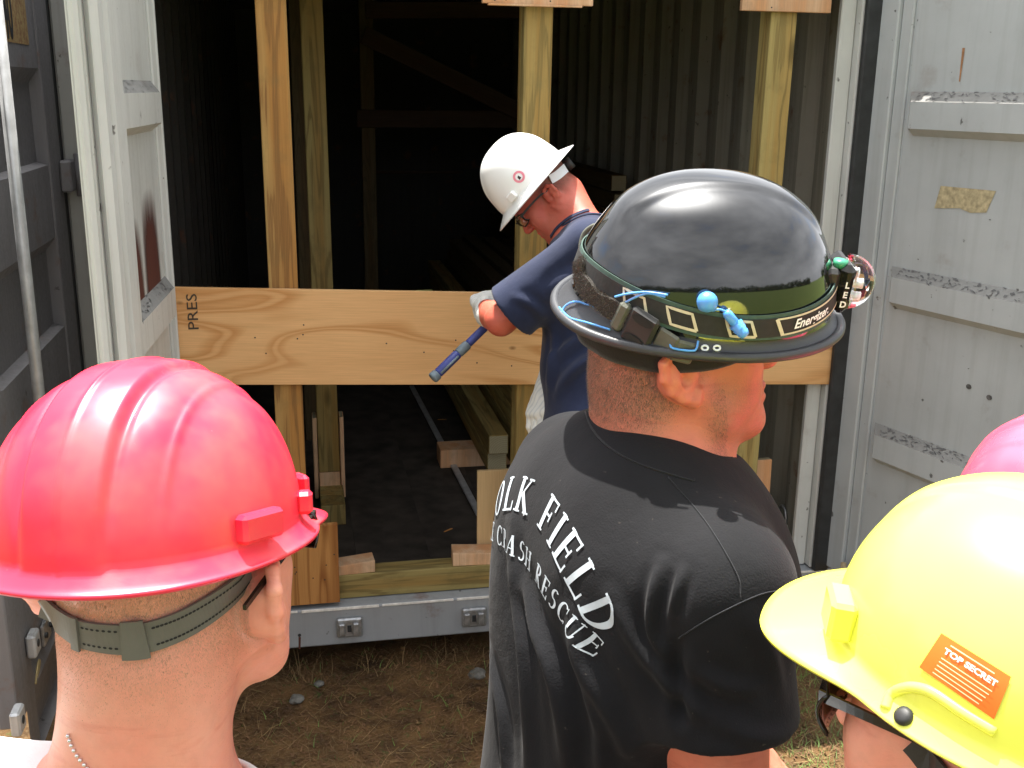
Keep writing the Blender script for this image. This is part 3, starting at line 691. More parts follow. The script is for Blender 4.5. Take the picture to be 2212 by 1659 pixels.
# ================================================================ the place
M = {}
M['door'] = painted('door_grey_paint', (.47, .505, .52), rust=.2, grime=.3, rough=.42)
M['ribtop'] = painted('toned_down_rib_top', (.24, .24, .23), rust=.3, grime=.4, rough=.8)  # door paint darkened on the upper rib slopes to hold back sun glare
M['white'] = painted('pale_paint', (.62, .64, .62), rust=.12, grime=.5, rough=.45)
M['dim'] = painted('dark_grey_paint', (.19, .185, .195), rust=.5, grime=.45, rough=.5)
M['wall'] = painted('inner_wall_paint', (.32, .31, .255), rust=.9, grime=.9, rough=.6)
M['sill'] = painted('sill_grey_paint', (.33, .35, .37), rust=.55, grime=.35, rough=.5)
M['gasket'] = plain('black_rubber', (.02, .022, .024), .6, var=.4, sc=20)
M['floor'] = plain('grimy_plywood_floor', (.050, .041, .033), .75, var=.6, sc=9, bump=.5, bsc=60)
q = NT('end_grain'); rg_ = q.n('ShaderNodeTexWave', wave_type='RINGS', rings_direction='Z', Vector=q.map(loc=(.03, .05, 0)), Scale=34, Distortion=1.5, Detail=2)
M['endgrain'] = q.set(q.mix(q.noise(q.map(), 30, 4).outputs[0], q.mix(rg_.outputs[0], (.40, .36, .24), (.28, .24, .13)), (.30, .25, .15)), .85)
M['green'] = wood('treated_pine', (.42, .34, .13), (.17, .12, .04), contrast=.85, rings=30)
M['green2'] = wood('treated_pine_orange', (.50, .33, .12), (.20, .085, .025), contrast=.9, off=.04, tilt=2.6, rings=26)
M['shadewood'] = wood('shaded_timber_tone', (.13, .10, .05), (.06, .042, .018), contrast=.6)  # darkened copy of the treated pine; interior shade is put into its colour
M['dimpine'] = wood('dim_pine', (.06, .034, .022), (.035, .02, .012), knots=False)  # pine colour darkened to stand for the deep shade far inside
M['post2'] = painted('rough_grey_post_paint', (.36, .36, .34), rust=.4, grime=.5, rough=.55)
M['pine'] = wood('fresh_pine', (.76, .52, .33), (.58, .33, .18), knots=False, contrast=.45)
M['ply'] = plywood('plywood_board', (.83, .51, .24), (.62, .31, .11), n=8, sx=.75, sz=3.6, seed=3.3)
M['ply2'] = plywood('orange_plywood', (.56, .28, .09), (.27, .10, .025), n=5, sx=.7, sz=9, seed=1.1)
M['ply3'] = plywood('pale_plywood', (.72, .52, .28), (.62, .41, .20), n=2, sx=.5, sz=2, seed=6.)
M['bare'] = plain('worn_bare_metal', (.42, .43, .44), .38, .7, var=.3, sc=60)
M['zinc'] = plain('galvanised_rod', (.50, .51, .52), .42, .35, var=.2, sc=20)
M['scrape'] = plain('scraped_paint', (.10, .10, .10), .6, var=.5, sc=80)
M['rust'] = plain('rust_stain', (.10, .03, .018), .8, var=.4, sc=40)
M['ink'] = plain('black_marker', (.06, .045, .03), .8, bump=0)

# ---- ground
gq = NT('bare_ground'); v = gq.map(src='Object')
n1 = gq.noise(v, 1.1, 5, .6); n2 = gq.noise(v, 9, 6, .65); n3 = gq.noise(v, 70, 5, .7)
dirt = gq.mix(gq.ramp(n2.outputs[0], [(.35, (0, 0, 0)), (.65, (1, 1, 1))]), (.060, .034, .015), (.15, .085, .034))
dirt = gq.mix(gq.ramp(n3.outputs[0], [(.55, (0, 0, 0)), (.75, (.7, .7, .7))]), dirt, (.20, .15, .085))
dirt = gq.mix(gq.ramp(gq.noise(v, 26, 4, .6).outputs[0], [(.6, (0, 0, 0)), (.7, (.8, .8, .8))]), dirt, (.06, .075, .022))
far = gq.n('ShaderNodeVectorMath', operation='LENGTH', i0=v); fr = gq.n('ShaderNodeMapRange', Value=far.outputs[1])
fr.inputs[1].default_value = 3.5; fr.inputs[2].default_value = 9
grass = gq.mix(n1.outputs[0], (.055, .085, .018), (.10, .13, .03))
gq.bump(gq.math('ADD', n2.outputs[0], gq.math('MULTIPLY', n3.outputs[0], .5)), .8, .02)
M['ground'] = gq.set(gq.mix(fr, dirt, grass), .92, 0, .2)
gv = []; gf = []
xs = np.concatenate([[-900, -60, -12, -4], np.arange(-1.6, 4.21, .05), [7, 14, 60, 900]]); ys = np.concatenate([[-900, -60, -12, -5], np.arange(-3.6, .81, .05), [3, 9, 20, 60, 900]])
for y in ys:
    for x in xs:
        h = 0
        if -1.7 < x < 4.3 and -3.7 < y < .9: h = .016 * (noise.noise((x * 3, y * 3, 0)) + .6 * noise.noise((x * 11, y * 11, 4))) - .005
        gv.append((x, y, GZ + h))
nx = len(xs)
for j in range(len(ys) - 1):
    for i in range(nx - 1): gf.append((j * nx + i, j * nx + i + 1, (j + 1) * nx + i + 1, (j + 1) * nx + i))
tag(mk('ground', gv, gf, M['ground'], smooth=True), kind='structure')
M['straw'] = plain('dead_straw', (.19, .12, .05), .8, var=.45, sc=6, bump=0)
M['blade'] = plain('green_grass_blade', (.10, .16, .03), .7, var=.4, sc=6, bump=0)
M['needle'] = plain('brown_litter', (.12, .060, .025), .85, var=.6, sc=9, bump=0)
def litter(name, n, mat, label, ln, wd, upright, where):
    V = []; F = []
    for _ in range(n):
        x, y = where(); z = GZ + .016 * (noise.noise((x * 3, y * 3, 0)) + .6 * noise.noise((x * 11, y * 11, 4))) - .004
        a = random.uniform(0, 6.283); l_ = random.uniform(*ln); w_ = random.uniform(*wd); e = random.uniform(*upright); d = np.array([math.cos(a), math.sin(a), 0]); s_ = np.array([-d[1], d[0], 0])
        bend = random.uniform(-.3, .3); p = np.array([x, y, z]); o = len(V)
        for k in range(4):
            t = k / 3; q = p + d * l_ * t * math.cos(e) + s_ * bend * l_ * t * t + np.array([0, 0, l_ * math.sin(e) * (t - .35 * t * t * (1 if e > .5 else 0)) + .003])
            ww = w_ * (1 - .75 * t); V += [q - s_ * ww, q + s_ * ww]
        for k in range(3): F.append((o + 2 * k, o + 2 * k + 2, o + 2 * k + 3, o + 2 * k + 1))
    tag(mk(name, V, F, mat), label, name.replace('_', ' '), kind='stuff')
near = lambda: (random.uniform(-.4, 3.0), random.uniform(-1.5, .12))
litter('dead_grass', 4200, M['straw'], 'pale dead grass and straw littering the bare ground before the container', (.02, .09), (.0006, .0016), (0, .5), near)
litter('leaf_litter', 26000, M['needle'], 'brown needles and crumbs of litter on the bare ground', (.005, .022), (.001, .0035), (0, .6), near)
litter('grass', 5200, M['blade'], 'sparse green grass blades growing at the right of the bare ground', (.02, .06), (.0007, .0016), (.5, 1.4), lambda: (random.gauss(1.95, .35), random.uniform(-1.4, -.15)) if random.random() < .75 else near())
litter('dry_weeds', 150, M['straw'], 'tall dry weed stems standing along the container sill', (.06, .15), (.0007, .0014), (.8, 1.5), lambda: (random.choice([random.gauss(.33, .05), random.gauss(.8, .3), random.gauss(1.2, .3)]), random.uniform(-.06, .03)))
bm = bmesh.new()
for _ in range(2600):
    x, y = near(); r_ = random.choice([.002, .003, .004, .006, .010]); ret = bmesh.ops.create_icosphere(bm, subdivisions=1, radius=r_, matrix=Matrix.Translation((x, y, GZ + .016 * (noise.noise((x * 3, y * 3, 0)) + .6 * noise.noise((x * 11, y * 11, 4))) - .003)) @ Matrix.Diagonal((random.uniform(.7, 1.4), random.uniform(.7, 1.4), random.uniform(.4, .9), 1)))
tag(bmobj('soil_crumbs', bm, M['ground'], None, Matrix.Identity(4), True), 'small clods and crumbs of brown soil scattered before the container', 'soil', kind='stuff')
def stone(x, y, r, col, label):
    bm = bmesh.new(); bmesh.ops.create_icosphere(bm, subdivisions=3, radius=r)
    for v_ in bm.verts: v_.co *= 1 + .35 * noise.noise(v_.co / r * 1.3 + Vector((x, y, 0)) * 9); v_.co.z *= .5
    o = bmobj('stone', bm, col, None, Matrix.Translation((x, y, GZ + r * .15)), True); tag(o, label, 'stone', 'stones on the bare ground')
M['stone'] = plain('grey_stone', (.13, .125, .11), .9, var=.4, sc=50, bump=.6)
p = on(2, 690, 1478, GZ); stone(p[0], p[1], .017, M['stone'], 'small blue grey pebble on the dirt below the container sill')
p = on(2, 1030, 1460, GZ); stone(p[0], p[1], .034, M['stone'], 'larger pale stone half sunk in the dirt near the sill')
p = on(2, 705, 1500, GZ); stone(p[0] - .1, p[1] - .02, .026, M['stone'], 'rough pale stone beside the red helmeted man, in dry litter')

# ---- far field edge seen mirrored in the glossy helmets
M['leaf'] = plain('far_foliage', (.028, .045, .014), .8, var=.5, sc=.3, bump=0)
V = []; F = []
for i in range(5200):
    a = rad(random.uniform(100, 440)); R_ = 140 + random.uniform(-8, 14); x, y = math.sin(a) * R_, math.cos(a) * R_
    if y > 60 and abs(x) < 60: continue
    hgt = 7 + 5 * noise.noise((a * 6, 0, 3)) + 2 * noise.noise((a * 40, 0, 3)); z = random.uniform(0, hgt)
    for k in range(8):
        c = np.array([x, y, z]) + np.random.normal(0, 1.4, 3); u = np.random.normal(0, 1, 3) * 1.1; w2 = np.random.normal(0, 1, 3) * 1.1
        o = len(V); V += [c, c + u, c + w2]; F.append((o, o + 1, o + 2))
tag(mk('woodland', V, F, M['leaf']), 'dark line of woodland round the far edge of the field', 'woodland', kind='stuff')

# ---- our container
cont = thing('shipping_container', (1.14, 3, GZ), 'pale grey steel shipping container with both doors open and timber shoring in its doorway', 'container')
WX = 2.27
def corr(name, x, y0, y1, z0, z1, s, mat, parent, pitch=.278, dep=.036):
    V = []; F = []; y = y0; k = 0
    prof = [(0, 0), (.070, 0), (.139, 1), (.209, 1)]
    while y < y1:
        for a, b in prof: V += [(x + s * dep * b, y + a, z0), (x + s * dep * b, y + a, z1)]
        y += pitch
    for i in range(len(V) // 2 - 1): F.append((2 * i, 2 * i + 2, 2 * i + 3, 2 * i + 1))
    return mk(name, V, F, mat, parent, pts_world=True)
corr('side_wall', WX + .005, .12, 6.0, 0, 2.36, 1, M['wall'], cont)
M['darkw'] = painted('dark_inner_wall', (.04, .038, .034), rust=.6, grime=.6, rough=.7)  # inner wall paint darkened, carrying the interior shade on left and end walls
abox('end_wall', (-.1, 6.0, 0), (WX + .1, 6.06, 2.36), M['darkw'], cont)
abox('roof', (-.1, -.02, 2.36), (WX + .12, 6.06, 2.40), M['dim'], cont)
abox('header_beam', (-.1, -.02, 2.20), (WX + .12, .10, 2.36), M['white'], cont)
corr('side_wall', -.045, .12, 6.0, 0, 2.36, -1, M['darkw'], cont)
# deck boards of the container floor: the near ones one by one
for k in range(8):
    x0 = .0 + k * .2835; abox('floor_board', (x0, .10, -.03), (x0 + .2832, 6.0, 0.0 - .001 * (k % 2)), M['floor'], cont, .0006)
abox('floor_edge', (WX - .001, .12, -.03), (WX + .06, 6.0, .004), M['floor'], cont)
abox('floor_edge', (-.10, .12, -.03), (-.001, 6.0, .004), M['floor'], cont)
abox('floor_frame', (-.09, .13, -.15), (WX + .1, 6.0, -.031), M['dim'], cont)
abox('sill', (-.13, -.012, -.150), (WX + .17, .10, -.004), M['sill'], cont, .006)
M['whitelip'] = plain('broken_white_edge', (.75, .74, .70), .5, var=.25, sc=30)  # near-white strips with random gaps along the sill's top edge
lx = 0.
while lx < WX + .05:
    l2_ = random.uniform(.05, .28); g_ = random.uniform(.004, .02); abox('sill_lip', (lx, -.0165, -.014 + random.uniform(0, .004)), (lx + l2_, -.0125, -.0025), M['whitelip'], cont, .001); lx += l2_ + g_
abox('corner_post', (WX, .0, .0), (WX + .16, .11, 2.36), M['white'], cont, .006)
abox('corner_post', (-.14, .0, .0), (-.02, .11, 2.36), M['white'], cont, .006)
abox('post_flange', (WX - .055, .035, .0), (WX - .001, .06, 2.3), M['white'], cont, .004)
abox('post_flange', (WX - .012, .061, .0), (WX + .004, .20, 2.3), M['wall'], cont, .004)
abox('door_seal', (WX + .002, -.034, -.0), (WX + .062, -.007, 2.3), M['gasket'], cont, .006)
abox('post_flange', (-.019, .04, .0), (.0, .07, 2.3), M['wall'], cont, .004)
abox('ground_block', (1.95, .3, GZ - .02), (2.25, .6, -.152), M['dim'], cont); abox('ground_block', (.0, .35, GZ - .02), (.3, .65, -.152), M['dim'], cont)
for k, (px, py) in enumerate([(755, 1352), (1023, 1330), (1400, 1298), (1640, 1280)]):
    c = on(1, px, py, -.012)
    kb = abox('lock_keeper', (c[0] - .045, -.030, c[2] - .036), (c[0] + .045, -.0125, c[2] + .036), M['bare'], cont, .005)
    for dx in (-.028, .022): abox('keeper_lug', (c[0] + dx - .011, -.046, c[2] - .022), (c[0] + dx + .011, -.0305, c[2] + .024), M['bare'], kb, .004)
    abox('keeper_slot', (c[0] - .008, -.033, c[2] - .014), (c[0] + .006, -.0302, c[2] + .012), M['gasket'], kb, .001)
V, F = join([tube_np([(on(1, 647, 1372, -.012)) + [0, .001, 0], (on(1, 647, 1372, -.012)) + [0, -.002, 0]], .006)])
mk('bolt_hole', V, F, M['gasket'], cont, pts_world=True)
mk('rust_run', [(on(1, 645, 1376, -.0125)), (on(1, 650, 1376, -.0125)), (on(1, 649, 1402, -.0125)), (on(1, 645, 1402, -.0125))], [(0, 1, 2, 3)], M['rust'], cont, pts_world=True)
# lashing ring low on the right wall
V, F = tube_np([np.array([WX - .02, .22 + .035 * math.cos(a), .12 + .05 * math.sin(a)]) for a in np.linspace(0, 2 * math.pi, 17)[:-1]], .006, 6, True)
mk('lashing_ring', V, F, M['bare'], cont, smooth=True, pts_world=True)

def ribbed_door(name, hinge, ang, side, parent, width=1.17, frame_w=.13, fw2=None, z0=.02, z1=2.24, ribs=(1.765, 1.19, .63, .09), rh=.125, dep=.030, mat=None, back=-.04):
    """open door leaf; ang = degrees past square; side +1 right leaf / -1 left leaf. Local x runs from hinge to free edge, y out of the inner face, z up"""
    a = rad(ang); e = np.array([side * math.sin(a), -math.cos(a), 0]); nn = np.array([-side * math.cos(a), -math.sin(a), 0])
    Md = basis(hinge, e, nn, (0, 0, 1)); fw = frame_w; f2 = fw2 or fw
    V = []; F = []
    # face profile down the height, ribs stand proud with sloping sides, ends bevelled
    zs = [(z0 + fw * .6, 0)]
    for zc in sorted(ribs): zs += [(zc - rh - .012, 0), (zc - rh + .012, 1), (zc - .028, 1), (zc + .004, 0)]
    zs.append((z1 - fw * .6, 0))
    xs_ = [fw + .012, fw + .020, fw + .05, width - f2 - .05, width - f2 - .028, width - f2 - .012]; xo = [0, 0, 1, 1, 0, 0]
    for z, o in zs:
        for x, ox in zip(xs_, xo): V.append((x, .0 + dep * o * ox, z))
    n_ = len(xs_)
    for j in range(len(zs) - 1):
        for i in range(n_ - 1): F.append((j * n_ + i, j * n_ + i + 1, (j + 1) * n_ + i + 1, (j + 1) * n_ + i))
    if side > 0 or True: F = [f[::-1] for f in F]
    d = mk(name, V, F, mat or M['door'], parent, Mw=Md)
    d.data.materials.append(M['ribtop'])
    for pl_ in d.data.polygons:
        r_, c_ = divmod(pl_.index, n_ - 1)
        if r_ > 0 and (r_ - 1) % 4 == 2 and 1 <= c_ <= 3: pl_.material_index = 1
    def bx(nm, lo, hi, m, bev=.004):
        lo = np.array(lo); hi = np.array(hi); c = (lo + hi) / 2; s_ = hi - lo
        return bmobj(nm, boxmesh(s_[0], s_[1], -s_[2] / 2, s_[2] / 2, bev), m, d, Md @ Matrix.Translation(Vector(c)))
    bx('door_frame', (0, back, z0), (fw * .62, .020, z1), M['white'] if side < 0 else M['door'])
    bx('door_frame', (fw * .62 + .001, back, z0 + .001), (fw, .006, z1 - .001), mat or M['door'])
    bx('door_frame', (width - f2, back, z0), (width, .022, z1), mat or M['door'])
    bx('door_frame', (fw + .001, back, z0), (width - f2 - .001, .021, z0 + fw * .6), mat or M['door'])
    bx('door_frame', (fw + .001, -.04, z1 - fw * .6), (width - f2 - .001, .021, z1), mat or M['door'])
    bx('outer_skin', (fw - .01, back + .002, z0 + .01), (width - f2 + .01, -.004, z1 - .01), mat or M['door'])
    return d, Md, bx
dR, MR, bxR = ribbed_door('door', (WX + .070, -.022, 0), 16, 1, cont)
bxR('door_gasket', (-.022, -.035, .02), (-.001, .012, 2.24), M['gasket'], .006)
# scrapes on the crests of the ribs, holes and the torn sticker
def patch(name, Mw, x0, x1, z, h, y, mat, n, parent, big=1.0):
    V = []; F = []
    for _ in range(n):
        cx_ = random.uniform(x0, x1); cz = z + random.gauss(0, h); w_ = random.uniform(.004, .016) * big; hh = random.uniform(.0015, .006) * big; o = len(V); m_ = 6; sh_ = random.uniform(-.6, .6)
        for k in range(m_):
            q = 2 * math.pi * k / m_; r = random.uniform(.6, 1.1); V.append((cx_ + w_ * r * math.cos(q) + sh_ * hh * math.sin(q), y + .0003 * (_ % 5), cz + hh * r * math.sin(q)))
        F.append(tuple(range(m_)))
    o_ = mk(name, V, F, mat, parent, Mw=Mw); o_['kind'] = 'stuff'; return o_
def slope_patch(name, Md, parent, x0, x1, zt, n, mat, dep=.030):
    """scrapes lying on the upper sloping face of a rib whose crest is at zt-.028"""
    V = []; F = []
    for i in range(n):
        t = random.random() ** .8; cx_ = random.uniform(x0, x1); w_ = random.uniform(.0015, .008) * (1.6 if random.random() < .12 else 1); hh = random.uniform(.03, .15); o = len(V); skew = random.uniform(-.01, .01)
        for k in range(6):
            q = 2 * math.pi * k / 6; u = min(1, max(-.5, t + hh * math.sin(q) * random.uniform(.6, 1.2))); x = cx_ + w_ * math.cos(q) * random.uniform(.5, 1.1) + skew * math.sin(q)
            if u >= 0: V.append((x, dep * (1 - u) + .0012 + .0001 * (i % 6), zt - .028 + .032 * u + .0012))
            else: V.append((x, .0008 + dep + .0001 * (i % 6), zt - .028 + u * .03))
        F.append(tuple(range(o, o + 6)))
    o_ = mk(name, V, F, mat, parent, Mw=Md); o_['kind'] = 'stuff'
for zc in (1.765, 1.19, .63): slope_patch('scraped_paint', MR, dR, .19, 1.0, zc, 130, M['scrape'])
patch('paint_chips', MR, .16, 1.0, 1.0, .45, .0012, M['scrape'], 60, dR, .35)
M['tape'] = plain('old_adhesive', (.42, .36, .22), .85, var=.35, sc=60)
mk('torn_sticker', [(.315, .0015, 1.478), (.525, .0015, 1.480), (.50, .0015, 1.412), (.44, .0015, 1.405), (.40, .0015, 1.415), (.30, .0015, 1.405)], [(0, 1, 2, 3, 4, 5)], M['tape'], dR, Mw=MR)
patch('sticker_remains', MR, .31, .52, 1.395, .012, .0018, M['scrape'], 22, dR, .5)
for x, z in ((.52, .86), (.60, .845)): mk('vent_hole', [(x + .011 * math.cos(a), .0015, z + .009 * math.sin(a)) for a in np.linspace(0, 6.283, 9)[:-1]], [tuple(range(8))], M['scrape'], dR, Mw=MR)
M['rustr'] = plain('rust_run', (.33, .17, .08), .8, var=.3, sc=60, bump=0)
mk('rust_run', [(.335, .0015, 1.90), (.345, .0015, 1.90), (.342, .0015, 1.80), (.337, .0015, 1.80)], [(0, 1, 2, 3)], M['rustr'], dR, Mw=MR)
M['rope'] = plain('frayed_rope', (.34, .27, .16), .9, var=.3, sc=90)
V, F = tube_np(spline([W((np.array([0, 0, 0]), np.array(MR.to_3x3())), (0.11, .04, .08)) + np.array(MR.translation), W((np.array([0, 0, 0]), np.array(MR.to_3x3())), (.13, .06, .05)) + np.array(MR.translation), W((np.array([0, 0, 0]), np.array(MR.to_3x3())), (.10, .05, .02)) + np.array(MR.translation)], 10), .012, 6)
mk('rope_stub', V, F, M['rope'], dR, smooth=True, pts_world=True)

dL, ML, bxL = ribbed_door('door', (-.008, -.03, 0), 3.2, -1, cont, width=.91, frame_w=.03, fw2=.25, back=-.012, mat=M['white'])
# free edge of the left leaf: the box section with its rubber seal
bxL('edge_channel', (.675, .0225, .02), (.795, .050, 2.24), M['white'], .010)
bxL('edge_bead', (.805, .0225, .02), (.822, .032, 2.24), M['gasket'], .003)
bxL('edge_bead', (.832, .0225, .02), (.905, .052, 2.24), M['white'], .016)
bxL('door_seal', (.912, -.004, .02), (.93, .020, 2.24), M['white'], .010)
for zc in (1.765, 1.19, .63): slope_patch('scraped_paint', ML, dL, .12, .60, zc, 50, M['scrape'])
M['rust2'] = NT('dark_rust_streak'); q = M['rust2']; M['rust2'] = q.set(q.mix(q.noise(q.map((40, 40, 5)), 1, 4).outputs[0], (.13, .035, .02), (.05, .012, .01)), .8)
def stain(x0, x1, z0, z1):
    m = NT('rust_stain_run'); g = m.n('ShaderNodeSeparateXYZ', i0=m.c.outputs['Generated']); nn_ = m.noise(m.map((30, 30, 4)), 1, 4)
    xa = m.math('MULTIPLY', m.math('ABSOLUTE', m.math('SUBTRACT', g.outputs[0], .5)), 2.0)
    fx = m.math('SUBTRACT', 1.0, m.math('POWER', xa, 2.2)); fz = m.math('SUBTRACT', 1.0, m.math('POWER', g.outputs[2], 1.6))
    al = m.ramp(m.math('MULTIPLY', m.math('MULTIPLY', fx, fz), m.math('ADD', m.math('MULTIPLY', nn_.outputs[0], .9), .5)), [(.12, (0, 0, 0)), (.62, (1, 1, 1))])
    mt = m.set(m.mix(nn_.outputs[0], (.12, .028, .016), (.05, .012, .008)), .75, Alpha=al.outputs[0])
    mk('rust_stain', [(x0, .0016, z0), (x1, .0016, z0), (x1, .0016, z1), (x0, .0016, z1)], [(0, 1, 2, 3)], mt, dL, Mw=ML)
stain(.10, .36, 1.190, 1.50); stain(.36, .56, 1.190, 1.44)

# ---- neighbouring container on the left, its right leaf folded open, with locking rod and hinge
XA = -.43
con2 = thing('shipping_container.001', (-1.6, 3, GZ), 'dark grey shipping container close on the left, its door with the locking rod standing open', 'container')
abox('corner_post', (-.425, .70, -.15), (-.352, .86, 2.36), M['post2'], con2, .008)
abox('side_wall', (-.42, .861, -.15), (-.39, 6.0, 2.36), M['dim'], con2)
abox('roof', (-2.8, .70, 2.361), (-.352, 6.0, 2.40), M['dim'], con2)
abox('side_wall', (-2.80, .70, -.15), (-2.77, 6.0, 2.36), M['dim'], con2)
abox('floor_frame', (-2.769, .70, -.15), (-.43, 6.0, 0), M['dim'], con2)
abox('end_wall', (-2.769, 5.95, 0), (-.421, 5.99, 2.36), M['dim'], con2)
abox('corner_post', (-2.88, .70, -.15), (-2.801, .86, 2.36), M['post2'], con2, .008)
left_leaf = abox('door', (-2.79, .72, .01), (-1.62, .76, 2.3), M['dim'], con2, .004)
for zc in (1.8, 1.25, .7, .2): abox('rib', (-2.70, .695, zc - .06), (-1.72, .719, zc + .06), M['dim'], left_leaf, .01)
V = []; F = []; zs = [(.02, 0)]
for zc in (1.86, 1.30, .74, .18): zs += [(zc - .40 + .03, 0), (zc - .36, 1), (zc - .10, 1), (zc - .055, 0)]
zs = sorted(zs) + [(2.24, 0)]
yy = [.86, .74, .70, -.18, -.22, -.32]; yo = [0, 0, 1, 1, 0, 0]
for z, o in zs:
    for y, b in zip(yy, yo): V.append((XA - .036 * o * b, y - .20, z))
for j in range(len(zs) - 1):
    for i in range(5): F.append((j * 6 + i, j * 6 + i + 1, (j + 1) * 6 + i + 1, (j + 1) * 6 + i))
d2 = mk('door', V, F, M['dim'], con2, pts_world=True)
abox('door_frame', (XA - .05, .47, .01), (XA + .006, .655, 2.25), M['dim'], d2, .004)
abox('door_frame', (XA - .05, -.62, .01), (XA + .004, -.521, 2.25), M['dim'], d2, .004)
abox('door_gasket', (XA - .052, .656, -.12), (XA + .003, .715, 2.30), M['gasket'], d2, .004)
for z in (1.44, .45): 
    hh = abox('hinge', (XA + .007, .60, z - .055), (XA + .045, .72, z + .055), M['dim'], con2, .006); tube('hinge_pin', [(XA + .062, .685, z - .075), (XA + .062, .685, z + .075)], .019, M['dim'], hh, 10)
rod_x = XA + .062
r0 = tube('locking_rod', [(rod_x, -.25, .04), (rod_x, -.25, 2.26)], .017, M['zinc'], d2, 14)
for z in (2.12, .66, .12):
    b_ = abox('rod_bracket', (XA + .001, -.295, z - .035), (XA + .012, -.205, z + .035), M['bare'], d2, .003)
    for yb in (-.284, -.216): tube('bracket_bolt', [(XA + .012, yb, z), (XA + .020, yb, z)], .009, M['gasket'], b_, 8)
    tube('rod_collar', [(rod_x, -.25, z - .022), (rod_x, -.25, z + .022)], .025, M['bare'], b_, 12)
for k, (px, py) in enumerate([(62, 1390), (28, 1556)]):
    c = on(0, px, py, XA + .004); b_ = abox('rod_cam', (XA + .003, c[1] - .032, c[2] - .036), (XA + .03, c[1] + .032, c[2] + .036), M['zinc'], d2, .006)
    tube('cam_hole', [(XA + .028, c[1], c[2]), (XA + .032, c[1], c[2])], .012, M['gasket'], b_, 12)
M['wire'] = plain('brass_wire', (.32, .25, .12), .5, .5)
cw_ = on(0, 78, 1450, XA + .03); tube('seal_wire', spline([cw_ + np.array([0, dy, dz]) for dy, dz in ((-.02, -.03), (0, -.012), (.035, .012), (.05, .006), (.035, -.008), (.0, -.02))], 20), .0035, M['wire'], d2, 6)
plq = NT('peeling_yellow_print'); n_ = plq.noise(plq.map(), 45, 5, .7)
M['decal'] = plq.set(plq.mix(plq.ramp(n_.outputs[0], [(.4, (0, 0, 0)), (.62, (1, 1, 1))]), (.34, .25, .10), (.20, .09, .035)), .75)
pl = [on(0, -60, -60, XA + .003), on(0, 62, -60, XA + .003), on(0, 62, 78, XA + .003), on(0, -60, 78, XA + .003)]
y0p, z0p, y1p, z1p = pl[3][1] - .02, pl[3][2], pl[2][1], pl[1][2]
dc = abox('number_decal', (XA + .0005, y0p, z0p), (XA + .002, y1p, z1p), M['decal'], d2, 0)
V2, F2 = font2d('0040', .26, bold=.006); V2[:, 0] *= .42
mk('decal_number', [(XA + .0035, (y0p + y1p) / 2 + .035 + x, (z0p + .085) + y * .9) for x, y in V2], F2, M['gasket'], dc, pts_world=True)

# ---- timber shoring in the doorway
sh = thing('timber_shoring', (1.15, .0, GZ), 'timber shoring of square posts with a wide plywood board nailed across, inside the container doorway', 'shoring')
PY = .065
def post(px_top, x_bot, mat, y=PY, name='post', w_=.092, zb=.085, zt=2.3, label=None):
    o = beam(name, (x_bot, y, zb), (px_top, y, zt), w_, w_, mat, sh, up=(0, -1, 0), jit=.001)
    if label: o['label'] = label
    return o
post(.340, .343, M['green2'], label='orange brown front post with a big knot')
post(1.172, 1.158, M['green'], label='front post with pale centre stripe, behind the white helmet')
post(2.005, 1.985, M['green'], label='right front post beside the corrugated wall')
# the board: lower at the right
b0 = on(1, 380, 740, -.0); 
zl, zr = .979, .882   # middle of the board at each end
Bx0, Bx1 = -.012, 2.348; ang_ = math.atan2((.978 - .892) * -1, 2.33)
def bz(x): return .985 - .0405 * x
beam_c0 = (Bx0, .005, bz(Bx0)); beam_c1 = (Bx1, .005, bz(Bx1))
brd = beam('plywood_board', beam_c0, beam_c1, .318, .019, M['ply'], sh, up=(0, -1, 0), bev=.0015, jit=0); brd['label'] = 'wide plywood board with swirling grain, marked PRES at its left end'
V2, F2 = font2d('PRES', .058, bold=.0002)
cB = on(1, 417, 674, -.0055); 
mk('marking', [(cB[0] - y * .8, -.0058, cB[2] + x * 1.0) for x, y in V2], F2, M['ink'], brd, pts_world=True)
def nails(n, x0, x1, z0, z1, y, parent):
    V = []; F = []
    for _ in range(n):
        x, z = random.uniform(x0, x1), random.uniform(z0, z1); o = len(V)
        V += [(x + .0028 * math.cos(a), y, z + .0028 * math.sin(a)) for a in np.linspace(0, 6.283, 7)[:-1]]; F.append(tuple(range(o, o + 6))[::-1])
    mk('nail_heads', V, F, M['gasket'], parent, pts_world=True)['kind'] = 'stuff'
nails(26, .1, 2.2, .83, 1.02, -.0056, brd)
for x0, x1 in ((.985, 1.340), (1.842, 2.155), (.17, .50)):
    zb_ = 2.016 if x0 > .5 else 2.035
    c_ = abox('cap_gusset', (x0, -.004, zb_), (x1, .017, 2.30), M['pine'], sh, .0015); nails(14, x0 + .02, x1 - .02, zb_ + .008, 2.12, -.0046, c_)
abox('cap_gusset', (1.0, -.024, 2.009), (1.30, -.005, 2.015), M['pine'], sh, .001)
o = abox('foot_gusset', (.18, -.004, .012), (.488, .017, .308), M['ply2'], sh, .0015); o['label'] = 'square orange plywood gusset at the foot of the left post'
nails(12, .2, .475, .03, .29, -.0046, o)
o = beam('sole_plate', (-.0, .092, .044), (2.235, .092, .044), .09, .088, M['green'], sh, up=(0, -1, 0)); o['label'] = 'long treated sole plate lying along the sill'
o = beam('side_cleat', (2.09, .10, .09), (2.085, .10, .42), .075, .03, M['pine'], sh, up=(0, -1, 0))
o = beam('side_cleat', (1.90, .14, .09), (1.895, .14, .42), .075, .03, M['pine'], sh, up=(0, -1, 0))
abox('foot_gusset', (1.000, .139, .09), (1.245, .154, .42), M['ply3'], sh, .0015)
